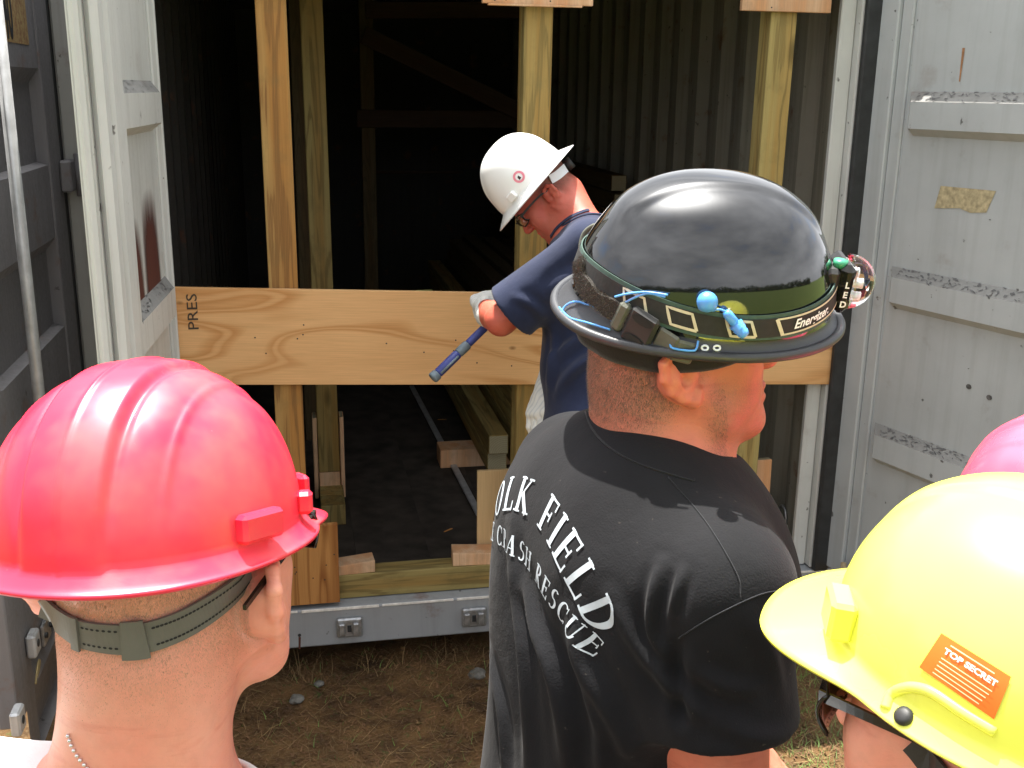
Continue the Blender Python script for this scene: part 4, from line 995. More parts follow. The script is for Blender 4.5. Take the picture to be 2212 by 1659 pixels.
# wedges, loose on the sole plate
M['wedge'] = M['pine']
def wedge(name, c, ln, wd, hh, yaw, label, tip=.25):
    a = rad(yaw); Mw = basis(c, (math.cos(a), math.sin(a), 0), (-math.sin(a), math.cos(a), 0), (0, 0, 1)); l2 = ln / 2; w2 = wd / 2
    V = [(-l2, -w2, 0), (l2, -w2, 0), (l2, w2, 0), (-l2, w2, 0), (-l2, -w2, hh * tip), (l2, -w2, hh), (l2, w2, hh), (-l2, w2, hh * tip)]
    bm = bmesh.new(); vs = [bm.verts.new(v_) for v_ in V]
    for f in ((3, 2, 1, 0), (4, 5, 6, 7), (0, 1, 5, 4), (1, 2, 6, 5), (2, 3, 7, 6), (3, 0, 4, 7)): bm.faces.new([vs[i] for i in f])
    bmesh.ops.bevel(bm, geom=bm.edges[:], offset=.002, segments=1, affect='EDGES')
    return tag(bmobj(name, bm, M['wedge'], None, Mw), label, 'wedge', 'wooden wedges on the sole plate')
wedge('wedge', (.520, .088, .089), .19, .075, .045, 4, 'pale pine wedge beside the square orange gusset at the left post', .7)
wedge('wedge', (1.02, .092, .089), .24, .085, .050, 176, 'pale pine wedge at the foot of the middle post', .8)
wedge('wedge', (2.055, .055, .089), .15, .08, .05, -20, 'short pine wedge at the right end of the sole plate', .8)
# inner shore: a second post on a stack of blocks with a pair of cheek boards
s2 = thing('inner_shore', (.51, 1.05, 0), 'shaded inner shore post standing on blocks between two cheek boards, behind the left post', 'shore')
PY2 = 1.0
pb = on(1, 712, 1020, PY2 - .045); xm = pb[0]
beam('post', (xm, PY2, pb[2]), (xm - .01, PY2, 2.34), .088, .088, M['green'], s2, up=(0, -1, 0))
for dx in (-.057, .057):
    t_ = on(1, 712, 905, PY2)[2]; bb = on(1, 712, 1078, PY2)[2]
    beam('cheek_board', (xm + dx, PY2, max(bb, .03)), (xm + dx, PY2, t_ + .02), .018, .095, M['pine'], s2, up=(0, -1, 0))
z1_ = pb[2]; z0_ = on(1, 712, 1062, PY2 - .05)[2]
abox('head_block', (xm - .044, PY2 - .05, z0_), (xm + .044, PY2 + .045, z1_ - .001), M['pine'], s2)
abox('block', (xm - .044, PY2 - .16, max(.089, 0)), (xm + .05, PY2 + .3, z0_ - .001), M['green'], s2)
abox('block', (xm - .044, PY2 - .28, 0.0), (xm + .055, PY2 + .3, .088), M['green'], s2)
s3 = thing('inner_shore.001', (.47, 1.9, 0), 'second shaded inner post, darker and farther in behind the left post', 'shore')
x3 = on(1, 655, 300, 1.9)[0]; beam('post', (x3, 1.9, 0), (x3, 1.9, 2.34), .09, .09, M['shadewood'], s3, up=(0, -1, 0))
x4 = on(1, 628, 300, 1.9)[0]; beam('brace_board', (x4 - .02, 1.87, 0.02), (x4 - .02, 1.87, 2.3), .04, .09, M['shadewood'], s3, up=(0, -1, 0))
# frame of planks deep inside
s4 = thing('plank_frame', (1.4, 3.6, 0), 'dim frame of planks with a slanting brace deep inside the container', 'frame')
YB = 3.6
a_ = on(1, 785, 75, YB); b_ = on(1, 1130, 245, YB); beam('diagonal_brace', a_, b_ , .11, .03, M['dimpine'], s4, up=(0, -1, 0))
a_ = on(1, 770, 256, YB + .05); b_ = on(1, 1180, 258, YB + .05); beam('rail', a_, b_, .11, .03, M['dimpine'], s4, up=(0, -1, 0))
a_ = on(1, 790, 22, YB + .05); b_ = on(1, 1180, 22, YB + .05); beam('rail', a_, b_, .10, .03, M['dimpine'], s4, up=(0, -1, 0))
a_ = on(1, 800, 500, YB + .1); beam('upright', (a_[0], YB + .09, 0), (a_[0], YB + .09, 2.3), .09, .04, M['shadewood'], s4, up=(0, -1, 0))
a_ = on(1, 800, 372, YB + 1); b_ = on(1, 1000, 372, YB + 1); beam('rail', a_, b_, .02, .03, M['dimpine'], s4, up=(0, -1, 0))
beam('upright', (1.92, YB + .09, 0), (1.92, YB + .09, 2.3), .09, .04, M['shadewood'], s4, up=(0, -1, 0))
# ---- stack of long timbers along the right wall, each one a thing
k = 0
xs0 = 1.19
def timber(x, z, wd, hh, y0, y1, mat, label, yaw=0):
    o = beam('timber', (x, y0, z), (x + yaw, y1, z), wd, hh, mat, None, up=(0, 0, 1)); tag(o, label, 'timber', 'long timbers stacked inside the container')
rows = [('bottom', .135), ('second', .227), ('third', .319), ('fourth', .411), ('fifth', .503), ('sixth', .595), ('seventh', .687)]
cols = ['leftmost', 'second from the left', 'third from the left', 'middle', 'third from the right', 'second from the right', 'rightmost']
for r, (rn, z) in enumerate(rows):
    for c in range(7):
        if r >= 2 and c < 1: continue
        if r >= 5 and c < 2: continue
        x = xs0 + .045 + c * .125 + (.03 if r in (2, 3, 4) else 0) * 0; y0 = .98 + random.uniform(-.01, .05) + (0.04 if r > 1 else 0)
        timber(x, z, .088, .088, y0, y0 + 3.0 + random.uniform(-.1, .3), M['green'] if c < 2 and r < 5 else M['shadewood'], f'long treated timber, {cols[c]} in the {rn} layer of the stack')
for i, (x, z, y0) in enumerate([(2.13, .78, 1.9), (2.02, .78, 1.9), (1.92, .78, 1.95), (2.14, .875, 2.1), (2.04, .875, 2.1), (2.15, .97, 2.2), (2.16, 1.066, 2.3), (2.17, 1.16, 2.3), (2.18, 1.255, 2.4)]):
    timber(x, z, .088, .088, y0, y0 + 2.9, M['shadewood'], ['timber against the wall on top of the seventh layer', 'timber beside the wall one, on the seventh layer', 'timber third from the wall on the seventh layer', 'timber against the wall two above the seventh layer', 'timber one out from the wall, two above the seventh layer', 'timber third above the seventh layer at the wall', 'timber fourth above the seventh layer at the wall', 'timber second from the top of the pile at the wall', 'topmost timber of the pile at the wall'][i])
o = abox('bearer', (1.02, 1.33, .001), (2.1, 1.47, .090), M['pine'], None); tag(o, 'pine bearer under the timber stack, its end sticking out to the left', 'bearer', 'bearers under the timber stack')
o = abox('bearer', (1.25, 3.0, .001), (2.1, 3.1, .090), M['pine'], None); tag(o, 'hidden rear bearer under the far end of the timber stack', 'bearer', 'bearers under the timber stack')
a_ = on(2, 962, 972, .012); b_ = on(2, 1036, 1112, .012)
d_ = nrm(b_ - a_); o = beam('metal_rod', a_ - d_ * 1.2, b_ + d_ * .0, .03, .012, M['zinc'], None, up=(0, 0, 1)); tag(o, 'flat grey metal strip lying on the dark container floor beside the timber stack', 'strip')
for i, (px, py, an, lb) in enumerate([(968, 1145, 40, 'nearer thin orange wood chip on the container floor'), (955, 906, -10, 'farther thin orange wood chip on the container floor')]):
    c = on(2, px, py, .004); a2 = rad(an); o = beam('wood_chip', c - np.array([math.cos(a2), math.sin(a2), 0]) * .025, c + np.array([math.cos(a2), math.sin(a2), 0]) * .025, .008, .004, M['ply2'], None); tag(o, lb, 'wood chip', 'wood chips on the container floor')
# ================================================================ helmets
class Shell:
    def __init__(s, F, a=.108, bf=.128, bb=.128, H=.145, pc=.82, ps=1.0):
        s.F = F; s.a = a; s.bf = bf; s.bb = bb; s.H = H; s.pc = pc; s.ps = ps
    def pt(s, ph, tau, grow=0.):
        c = max(math.cos(tau), 0) ** s.pc; z = s.H * math.sin(tau) ** s.ps
        b = s.bf if math.cos(ph) > 0 else s.bb
        return np.array([(s.a + grow) * math.sin(ph) * c, (b + grow) * math.cos(ph) * c, z + (grow if tau > .01 else 0) * math.sin(tau)])
    def build(s, parent, mat, disp=None, brim=None, nph=160, nt=40, thick=.0028, name='shell', brim_mat=None, flute=.0):
        V = []; F = []; rows = []
        nb = 7
        for k in range(nb, 0, -1):
            u = k / nb; row = []
            for i in range(nph):
                ph = 2 * math.pi * i / nph; w_, dr, cu = brim(ph); p = s.pt(ph, 0); o = nrm([p[0] / s.a ** 2, p[1] / (s.bf if p[1] > 0 else s.bb) ** 2, 0])
                rise = .006 * (1 - u) ** 2
                row.append(p + o * w_ * u + np.array([0, 0, -dr * u ** 1.4 + cu * max(0, u - .8) * 5 - .004 + rise]))
            rows.append(row)
        for k in range(nt):
            tau = (k / (nt - 1)) ** 1.0 * math.pi / 2 * .999; row = []
            for i in range(nph):
                ph = 2 * math.pi * i / nph; p = s.pt(ph, tau)
                if disp is not None:
                    d = disp(p, ph, tau); n = nrm([p[0] / s.a ** 2, p[1] / s.bf ** 2, p[2] / s.H ** 2 + 1e-6]); p = p + n * d
                row.append(p + (0, 0, .004) if k > 0 else p + (0, 0, .003))
            rows.append(row)
        for r in rows: V += r
        for j in range(len(rows) - 1):
            for i in range(nph): F.append((j * nph + i, j * nph + (i + 1) % nph, (j + 1) * nph + (i + 1) % nph, (j + 1) * nph + i))
        F.append(tuple((len(rows) - 1) * nph + i for i in range(nph))); F = [f[::-1] for f in F]
        o = mk(name, V, F, mat, parent, Mw=FM(s.F), smooth=True)
        if brim_mat:
            o.data.materials.append(brim_mat)
            for pl_ in o.data.polygons:
                if pl_.index < nph * nb: pl_.material_index = 1
        sm = o.modifiers.new('thickness', 'SOLIDIFY'); sm.thickness = thick; sm.offset = -1
        Wm = s.F; Vw = [tuple(W(Wm, v_)) for v_ in V]; s.bv = BVHTree.FromPolygons(Vw, F)
        return o
def hit(bv, x, y, off=0.):
    r = ray(x, y); h_ = bv.ray_cast(Vector(CC), Vector(r).normalized(), 8)
    if h_[0] is None: return None, None
    n = np.array(h_[1]); n = n if n @ r < 0 else -n
    return np.array(h_[0]) + n * off, n
def strip_on(name, bvs, path, width, off, th, mat, parent, n=40, ends=True):
    """band laid on a surface; path of seen directions, width in metres"""
    P = spline([(x, y, 0) for x, y in path], n)[:, :2]; pts = []; ns = []
    for x, y in P:
        for bv in bvs:
            p, m = hit(bv, x, y, off)
            if p is not None: pts.append(p); ns.append(m); break
    pts = np.array(pts); ns = np.array(ns)
    for _ in range(3): pts[1:-1] = (pts[:-2] + 2 * pts[1:-1] + pts[2:]) / 4; ns[1:-1] = (ns[:-2] + 2 * ns[1:-1] + ns[2:]) / 4
    V = []; F = []
    for i in range(len(pts)):
        t = nrm(pts[min(i + 1, len(pts) - 1)] - pts[max(i - 1, 0)]); m = nrm(ns[i] - t * (ns[i] @ t)); s_ = np.cross(t, m)
        w_ = width(i / (len(pts) - 1)) if callable(width) else width
        for a, b in ((-1, 0), (-1, 1), (1, 1), (1, 0)): V.append(pts[i] + s_ * a * w_ / 2 + m * b * th)
    for i in range(len(pts) - 1):
        for k in range(4): F.append((i * 4 + k, (i + 1) * 4 + k, (i + 1) * 4 + (k + 1) % 4, i * 4 + (k + 1) % 4))
    F.append((0, 1, 2, 3)); F.append(tuple(len(V) - 4 + k for k in (3, 2, 1, 0)))
    return mk(name, V, F, mat, parent, pts_world=True), pts, ns
def quad_on(name, bv, corners, mat, parent, off=.0008, n=12, m=8, f=None):
    V = []; F = []; c = np.array(corners, float)
    for j in range(m + 1):
        for i in range(n + 1):
            u, v = i / n, j / m; q = (c[0] * (1 - u) + c[1] * u) * (1 - v) + (c[3] * (1 - u) + c[2] * u) * v
            p, _ = hit(bv, q[0], q[1], off); V.append(p if p is not None else V[-1])
    for j in range(m):
        for i in range(n): F.append((j * (n + 1) + i, j * (n + 1) + i + 1, (j + 1) * (n + 1) + i + 1, (j + 1) * (n + 1) + i))
    return mk(name, V, F, mat, parent, smooth=True, pts_world=True)
def fbox(name, F, c, s_, mat, parent, bev=.002, rot=None, smooth=False):
    Mw = FM(F) @ Matrix.Translation(Vector(c))
    if rot is not None: Mw = Mw @ rot
    return bmobj(name, boxmesh(s_[0], s_[1], -s_[2] / 2, s_[2] / 2, bev), mat, parent, Mw, smooth)
def ftube(name, F, pts, r, mat, parent, seg=8, closed=False):
    V, Fc = tube_np([W(F, p) for p in pts], r, seg, closed); return mk(name, V, Fc, mat, parent, smooth=True, pts_world=True)
def glasses(F, frame_m, lens_m, label, w_=.072, z=0.0, armz=.004, arm_end=-.035):
    g = thing('safety_glasses', W(F, (0, .1, z)), label, 'glasses')
    for s_ in (-1, 1):
        pts = [(s_ * (w_ + .006), .086, z + .006), (s_ * (w_ + .012), .05, z + .007), (s_ * (w_ + .015), .0, z + armz), (s_ * (w_ + .013), arm_end, z + armz - .012)]
        P_ = spline(pts, 16); V = []; Fc = []
        for i, p in enumerate(P_):
            h = .0075 * (1 - .55 * i / len(P_)) ; 
            for a, b in ((-.001, -h / 2), (.0015, -h / 2), (.0015, h / 2), (-.001, h / 2)): V.append(W(F, p + np.array([a * s_, 0, b])))
        for i in range(len(P_) - 1):
            for k in range(4): Fc.append((i * 4 + k, (i + 1) * 4 + k, (i + 1) * 4 + (k + 1) % 4, i * 4 + (k + 1) % 4))
        Fc += [(0, 1, 2, 3), tuple(len(V) - 4 + k for k in (3, 2, 1, 0))]
        mk('temple_arm', V, Fc, frame_m, g, pts_world=True)
        V = []; Fc = []
        for j in range(9):
            for i in range(11):
                u = i / 10; v = j / 8 - .5; x = .006 + (w_ + .004) * u; sh_ = 1 - .5 * abs(u - .45) ** 2 * 2.2
                V.append(W(F, (s_ * x, .112 - .34 * x * x / .075 - .03 * v * v, z - .004 + v * .040 * sh_)))
        for j in range(8):
            for i in range(10): Fc.append((j * 11 + i, j * 11 + i + 1, (j + 1) * 11 + i + 1, (j + 1) * 11 + i))
        l_ = mk('lens', V, Fc, lens_m, g, smooth=True, pts_world=True); sm = l_.modifiers.new('thickness', 'SOLIDIFY'); sm.thickness = .0016
        rim = [np.array(V[i]) for i in list(range(11)) + [10 + 11 * j for j in range(1, 9)] + [88 + 9 - i for i in range(10)] + [11 * j for j in range(7, 0, -1)]]
        Vt, Ft = tube_np(rim, .0013, 6, True); mk('rim', Vt, Ft, frame_m, g, smooth=True, pts_world=True)
    ftube('nose_bridge', F, [(-.007, .112, z), (0, .115, z + .003), (.007, .112, z)], .0018, frame_m, g)
    return g
sstep = lambda x, a, b: min(1, max(0, (x - a) / (b - a))) ** 2 * (3 - 2 * min(1, max(0, (x - a) / (b - a))))

M['red'] = plastic('red_helmet_plastic', (.82, .022, .062), .30, .38, (.82, .22, .14), .45, coat=.1)
M['red2'] = plastic('pink_red_helmet_plastic', (.88, .10, .17), .25, .3, (.75, .2, .12), .2)
M['yellow'] = plastic('yellow_helmet_plastic', (.90, .91, .13), .20, .15, (.8, .6, .1), .05, scr=False)
M['whiteh'] = plastic('white_helmet_plastic', (.88, .89, .88), .30, .15, (.6, .58, .5), .12)
M['black'] = plastic('glossy_black_shell', (.006, .006, .007), .035, .05, (.10, .09, .07), .05, coat=1.0, scr=False)
M['brimg'] = plain('black_brim_rubber', (.035, .037, .042), .42, var=.15, sc=8, bump=.2, bsc=500, spec=.5)
M['hairf'] = plain('cropped_fair_hair', (.38, .24, .15), .6, var=.35, sc=90, bump=0); P_hair['person'] = M['hairf']
M['hairm'] = plain('cropped_brown_hair', (.17, .10, .06), .6, var=.4, sc=90, bump=0)
M['skin1'] = skin('fair_pink_skin', (.80, .36, .26), (.40, .22, .15), (.85, .25, .18), .14)
M['skin2'] = skin('ruddy_skin', (.60, .20, .125), (.17, .10, .07), (.58, .12, .07), .12)
M['skin3'] = skin('sunburnt_skin', (.50, .13, .085), (.10, .055, .04), (.55, .09, .06), .2)
M['black_shirt'] = cloth('black_cotton', (.0115, .0118, .0135), .04, spec=.12, dust=.12)
M['navy'] = cloth('navy_cotton', (.015, .021, .050), .12)
M['wshirt'] = cloth('white_cotton', (.80, .82, .83), .1)
M['jeans'] = cloth('dark_trousers', (.035, .04, .055), .1)
M['camo'] = cloth('drab_trousers', (.10, .09, .06), .1)
M['boot'] = plain('boot_leather', (.04, .03, .022), .6)
M['webbing'] = plain('grey_green_webbing', (.085, .09, .07), .6, var=.15, sc=60, bump=.4, bsc=700)
M['strapg'] = plain('grey_strap_plastic', (.118, .114, .102), .45, var=.12, sc=25)
M['hole'] = plain('dark_hole', (.01, .01, .01), .8, bump=0)
M['dblack'] = plain('dull_black', (.02, .02, .02), .55, var=.2)
M['glossb'] = plain('glossy_black_plastic', (.012, .011, .010), .15, var=.2, bump=.05)
lq = NT('smoke_lens'); M['smoke'] = lq.set((.10, .07, .04), .05, 0, .5, Transmission_Weight=.85, IOR=1.2, Alpha=1.0)
lq = NT('clear_lens'); M['clear'] = lq.set((.9, .92, .92), .05, 0, .5, Transmission_Weight=1.0, IOR=1.3)
M['print'] = plain('white_print', (.80, .83, .86), .6, var=.05, bump=0)

# ================================================================ 1: red helmet, seen from behind
F1 = frame(at(326, 1146, .79), 19, 10, -4)
def disp1(p, ph, tau):
    x = abs(p[0]); top = sstep(tau, .10, .45); fade = .35 + .65 * top
    g = .0042 * (1 - sstep(x, .0235, .030)) - .0022 * math.exp(-((x - .0315) / .003) ** 2) + .0016 * math.exp(-((p[0]) / .0016) ** 2)
    g += .0014 * math.exp(-((x - .060) / .0018) ** 2) * fade
    return g * fade - .002 * math.exp(-((x - .064) / .01) ** 2) * top
def brim1(ph):
    d = abs((ph + math.pi) % (2 * math.pi) - math.pi); pk = 1 - sstep(d, rad(22), rad(66))
    return .013 + .040 * pk, .007 + .005 * pk + .002 * math.sin(ph * 3), .0014
def hat_slots(sh_, F, par, mat, pos, key):
    for ph, (w_, h_, d_), z_ in pos:
        p = sh_.pt(ph, .08); o = nrm([p[0], p[1], 0]); t = np.array([-o[1], o[0], 0]); FF = (W(F, p + np.array([0, 0, z_]) + o * .004), F[1] @ np.stack([t, o, [0, 0, 1]], 1))
        b_ = fbox('accessory_slot', FF, (0, 0, 0), (w_, d_, h_), mat, par, .0028, smooth=False)
hat1 = thing('hard_hat', F1[0], 'scuffed red hard hat with raised ridges, worn at the lower left of the photo', 'hard hat')
S1 = Shell(F1, .108, .126, .124, .119, .80); S1.build(hat1, M['red'], disp1, brim1, 300, 60)
hat_slots(S1, F1, hat1, M['red'], [(rad(112), (.038, .020, .012), .005), (rad(76), (.016, .017, .012), .005), (rad(55), (.022, .026, .008), .006), (rad(-112), (.038, .020, .012), .005), (rad(-76), (.016, .017, .012), .005)], 0)
H1 = (F1[0] + np.array([.009, -.002, -.052]), frame((0,0,0), 22, 2, -1)[1]); H1 = (at(584, 1306, .765) - H1[1] @ np.array([.084, -.02, -.018]), H1[1])
p1 = thing('person', (H1[0][0], H1[0][1] - .03, GZ), 'man seen from behind at lower left, white T-shirt, cropped hair, chain round his neck', 'person')
Nk1 = at(352, 1716, .81); Pv1 = np.array([Nk1[0] - .14, Nk1[1] - .02, GZ + .98]); y1 = 14
T1 = torso_frame(Nk1, Pv1, y1)
def stdlimbs(T, Pv, yaw, arm='hang', sh=.175):
    arms = []
    for s_ in (-1, 1):
        a = W(T, (s_ * sh, -.018, -.075)); e_ = a + T[1] @ np.array([s_ * .05, -.01, -.29]); w_ = e_ + T[1] @ np.array([-s_ * .01, .10, -.23]); arms.append((a, e_, w_))
    legs = []
    r = np.array([math.cos(rad(yaw)), -math.sin(rad(yaw)), 0])
    for s_ in (-1, 1):
        hip = Pv + r * s_ * .085 + np.array([0, 0, -.06]); kn = hip + r * s_ * .02 + np.array([0, 0, -(hip[2] - GZ) * .47]); an = np.array([hip[0] + r[0] * s_ * .04, hip[1] + r[1] * s_ * .04, GZ + .09]); legs.append((hip, kn, an, yaw + s_ * 8))
    hands = [(aim(w_, w_ - e_, T[1][:, 0] * s_), dict(curl=(18, 22, 14), spread=2)) for (a, e_, w_), s_ in zip(arms, (-1, 1))]
    return arms, hands, legs
a_, h_, l_ = stdlimbs(T1, Pv1, y1)
P1 = dict(head=H1, Nk=Nk1, Pv=Pv1, yaw=y1, arms=a_, hands=h_, legs=l_, neck=.043, strands=13000, hlen=.0026, fade=.02, hair=.8, hairline=-.050, collar=.066, trap=.045)
T1, bvs1, _ = build_person(p1, P1, M['skin1'], M['wshirt'], M['jeans'], M['boot'], res=(.0018, .006), shirt_res=.0055)
def world_bvh(o):
    me = o.data; Vw = [WM[o.name] @ v.co for v in me.vertices]; return BVHTree.FromPolygons(Vw, [tuple(p.vertices) for p in me.polygons])
b1 = [c for c in p1.children if c.name.startswith('body')][0]; bvb1 = world_bvh(b1)
ns, pts, nn = strip_on('nape_strap', [bvb1], [(108, 1306), (136, 1336), (190, 1366), (290, 1376), (370, 1354), (440, 1316), (500, 1270), (530, 1232)], .0215, .0025, .0022, M['strapg'], hat1, 60)
n_ = len(pts)
def strap_piece(name, i0, i1, wd, up, m, par):
    V = []; F = []
    for i in range(i0, i1 + 1):
        t = nrm(pts[min(i + 1, n_ - 1)] - pts[i - 1]); k_ = nrm(nn[i] - t * (nn[i] @ t)); s_ = np.cross(t, k_)
        for a, b in ((-1, 0), (-1, 1), (1, 1), (1, 0)): V.append(pts[i] + s_ * a * wd / 2 + k_ * (b * .002 + up))
    for i in range(i1 - i0):
        for k in range(4): F.append((i * 4 + k, (i + 1) * 4 + k, (i + 1) * 4 + (k + 1) % 4, i * 4 + (k + 1) % 4))
    F += [(0, 1, 2, 3), tuple(len(V) - 4 + k for k in (3, 2, 1, 0))]
    return mk(name, V, F, m, par, pts_world=True)
ib = int(np.argmin(np.linalg.norm(pts - hit(bvb1, 285, 1380)[0], axis=1)))
strap_piece('buckle', ib - 2, ib + 3, .0275, .0022, M['strapg'], ns); ic = int(np.argmin(np.linalg.norm(pts - hit(bvb1, 172, 1368)[0], axis=1)))
strap_piece('strap_loop', ic - 1, ic + 1, .0255, .0021, M['strapg'], ns)
V = []; F = []
for i in list(range(ic + 2, ib - 2)) + list(range(ib + 5, n_ - 3)):
    if (i % 2) and i < ib: pass
    t = nrm(pts[i + 1] - pts[i - 1]); k_ = nrm(nn[i] - t * (nn[i] @ t)); s_ = np.cross(t, k_)
    for q in (-.0062, .0062):
        c = pts[i] + s_ * q + k_ * .00245; o = len(V)
        for an in range(6): V.append(c + t * .0014 * math.cos(an * 1.047) + s_ * .0009 * math.sin(an * 1.047))
        F.append(tuple(range(o, o + 6)))
mk('strap_holes', V, F, M['hole'], ns, pts_world=True)['kind'] = 'stuff'
g1 = glasses(H1, M['glossb'], M['smoke'], 'black framed safety glasses on the man under the ridged red hard hat', z=.006, w_=.072, armz=.006, arm_end=-.064)
# chain of small beads lying on the skin just above the collar
M['steel'] = plain('bright_steel', (.7, .7, .72), .25, .9, var=.1, bump=0)
ch = thing('necklace', Nk1, 'fine silver ball chain round the neck of the man in the white T-shirt', 'necklace')
CH = spline([(150, 1588, 0), (160, 1615, 0), (180, 1645, 0), (215, 1680, 0), (270, 1710, 0), (350, 1735, 0)], 60)
bm = bmesh.new(); cnt_ = 0; last = None
for x, y, _ in CH:
    p, m = hit(bvb1, x, y, .0012)
    if p is None: continue
    if last is not None and np.linalg.norm(p - last) < .0034: continue
    last = p; r_ = bmesh.ops.create_icosphere(bm, subdivisions=2, radius=.0015, matrix=Matrix.Translation(Vector(p - Nk1)))
o_ = bmobj('beads', bm, M['steel'], ch, WM[ch.name], True); o_['kind'] = 'stuff'

# ================================================================ 2: glossy black helmet and headlamp
F2_ = frame(at(1516, 644, 1.075), 95, 3, 12)
hat2 = thing('helmet', F2_[0], 'glossy black full-brim helmet mirroring clouds, worn by the man in the black T-shirt', 'helmet')
S2 = Shell(F2_, .110, .129, .132, .122, .84)
def disp2(p, ph, tau):
    x = abs(p[0]); return .0028 * (1 - sstep(x, .020, .034)) * sstep(tau, .55, .9) * (1 if p[1] < .09 else 1)
def brim2(ph):
    d = abs((ph + math.pi) % (2 * math.pi) - math.pi); return .0065 + .006 * math.exp(-(d / .7) ** 2) + .0085 * sstep(d, 1.6, 2.8), .004 + .006 * sstep(d, 1.6, 3.0), -.0005
S2.build(hat2, M['black'], disp2, brim2, 200, 60, .006, brim_mat=M['brimg'])
# soft edging round the brim
V2 = []
for i in range(120):
    ph = 2 * math.pi * i / 120; w_, dr, cu = brim2(ph); p = S2.pt(ph, 0); o = nrm([p[0] / S2.a ** 2, p[1] / S2.bf ** 2, 0]); V2.append(W(F2_, p + o * (w_ + .001) + np.array([0, 0, -dr - .0055])))
V, F = tube_np(V2, .0050, 10, True); mk('brim_edging', V, F, M['brimg'], hat2, smooth=True, pts_world=True)
# fabric ear and neck flap
V = []; F = []; NF = 60
for i in range(NF + 1):
    ph = rad(78 + (282 - 78) * i / NF); e_ = math.sin(math.pi * i / NF)
    for k in range(8):
        u = k / 7; dn = (.010 + .030 * (1 - (1 - e_) ** 2.2)) * u; r = 1 - .05 * u - .006 * math.sin(i * .9) * u
        p = S2.pt(ph, 0); V.append((p[0] * r * .97, p[1] * r * .97, -.004 - dn))
for i in range(NF):
    for k in range(7): F.append((i * 8 + k, i * 8 + k + 1, (i + 1) * 8 + k + 1, (i + 1) * 8 + k))
M['flap'] = cloth('black_flap_fabric', (.018, .017, .015), .15)
o = mk('neck_flap', V, F, M['flap'], hat2, Mw=FM(F2_), smooth=True); sm = o.modifiers.new('thickness', 'SOLIDIFY'); sm.thickness = .003
H2 = (W(frame(F2_[0], 92, 3, 2), (0, -.006, -.021)), frame((0, 0, 0), 96, -6, 3)[1]); H2 = (at(1472, 810, 1.01) - H2[1] @ np.array([.084, -.018, -.016]) * .89, H2[1], .89)
p2 = thing('person', (H2[0][0] - .05, H2[0][1], GZ), 'man in a black T-shirt with white lettering arched across his back, looking right', 'person')
Nk2 = at(1434, 938, 1.10); Pv2 = np.array([Nk2[0] - .05, Nk2[1] + .0, GZ + 1.0]); yw2 = 80
T2 = torso_frame(Nk2, Pv2, yw2); a_, h_, l_ = stdlimbs(T2, Pv2, yw2, sh=.152)
a_ = [(a + T2[1][:, 2] * -.024, e, w) for a, e, w in a_]; a_[0] = (a_[0][0], a_[0][0] + T2[1] @ np.array([.0, .10, -.27]), a_[0][0] + T2[1] @ np.array([.03, .28, -.40])); h_[0] = (aim(a_[0][2], a_[0][2] - a_[0][1], T2[1][:, 2]), dict(curl=(30, 30, 20), spread=2))
a_[1] = (a_[1][0], a_[1][0] + T2[1] @ np.array([.035, .035, -.29]), a_[1][0] + T2[1] @ np.array([.02, .19, -.47]))
h_[1] = (aim(a_[1][2], a_[1][2] - a_[1][1], T2[1][:, 0]), dict(curl=(22, 26, 16), spread=2))
fold_px = [([(1120, 1240), (1150, 1330), (1190, 1440), (1215, 1560), (1225, 1680)], .011, .010), ([(1240, 1330), (1250, 1420), (1300, 1520), (1370, 1640)], .012, .010),
           ([(1428, 1215), (1410, 1290), (1408, 1370), (1442, 1425)], .0055, .0080), ([(1474, 1232), (1462, 1280), (1450, 1335)], .0045, .006), ([(1470, 1370), (1462, 1440), (1470, 1530), (1520, 1640)], .007, -.007), ([(1500, 1440), (1560, 1480), (1640, 1490)], .008, .005), ([(1560, 1560), (1620, 1590), (1700, 1590)], .008, .004), ([(1620, 1330), (1660, 1400), (1690, 1500)], .009, .005), ([(1060, 1420), (1085, 1540), (1090, 1690)], .009, .007), ([(1250, 1480), (1290, 1580), (1300, 1690)], .008, .007), ([(1105, 1130), (1110, 1260), (1130, 1400), (1140, 1560), (1140, 1700)], .012, .008),
           ([(1320, 1290), (1380, 1400), (1470, 1500), (1540, 1560)], .008, .006)]
P2 = dict(head=H2, Nk=Nk2, Pv=Pv2, yaw=yw2, arms=a_, hands=h_, legs=l_, neck=.045, trap=.030, thr=.025, thrr=.024, ny=.008, tz=.075, strands=30000, hlen=.0034, shz=.098, nl=.105, hair=.85, hairline=-.085, beard=.55, bulk=.97, sh=.152, collar=.055, ribw=1.7, sleeve=.44, slw=1.13, loose=1.02,
          drape=[((.05, -.050, -.12), (.05, -.045, -.55), .085, .095), ((-.06, -.050, -.12), (-.05, -.045, -.55), .085, .095), ((0, .02, -.14), (0, .03, -.55), .12, .14), ((-.03, -.050, -.045), (.03, -.050, -.045), .050, .050)])
folds = fold_px
T2, bvs2, shirt2 = build_person(p2, P2, M['skin2'], M['black_shirt'], M['camo'], M['boot'], res=(.0018, .006), shirt_res=.0040, folds=folds, collar=False)
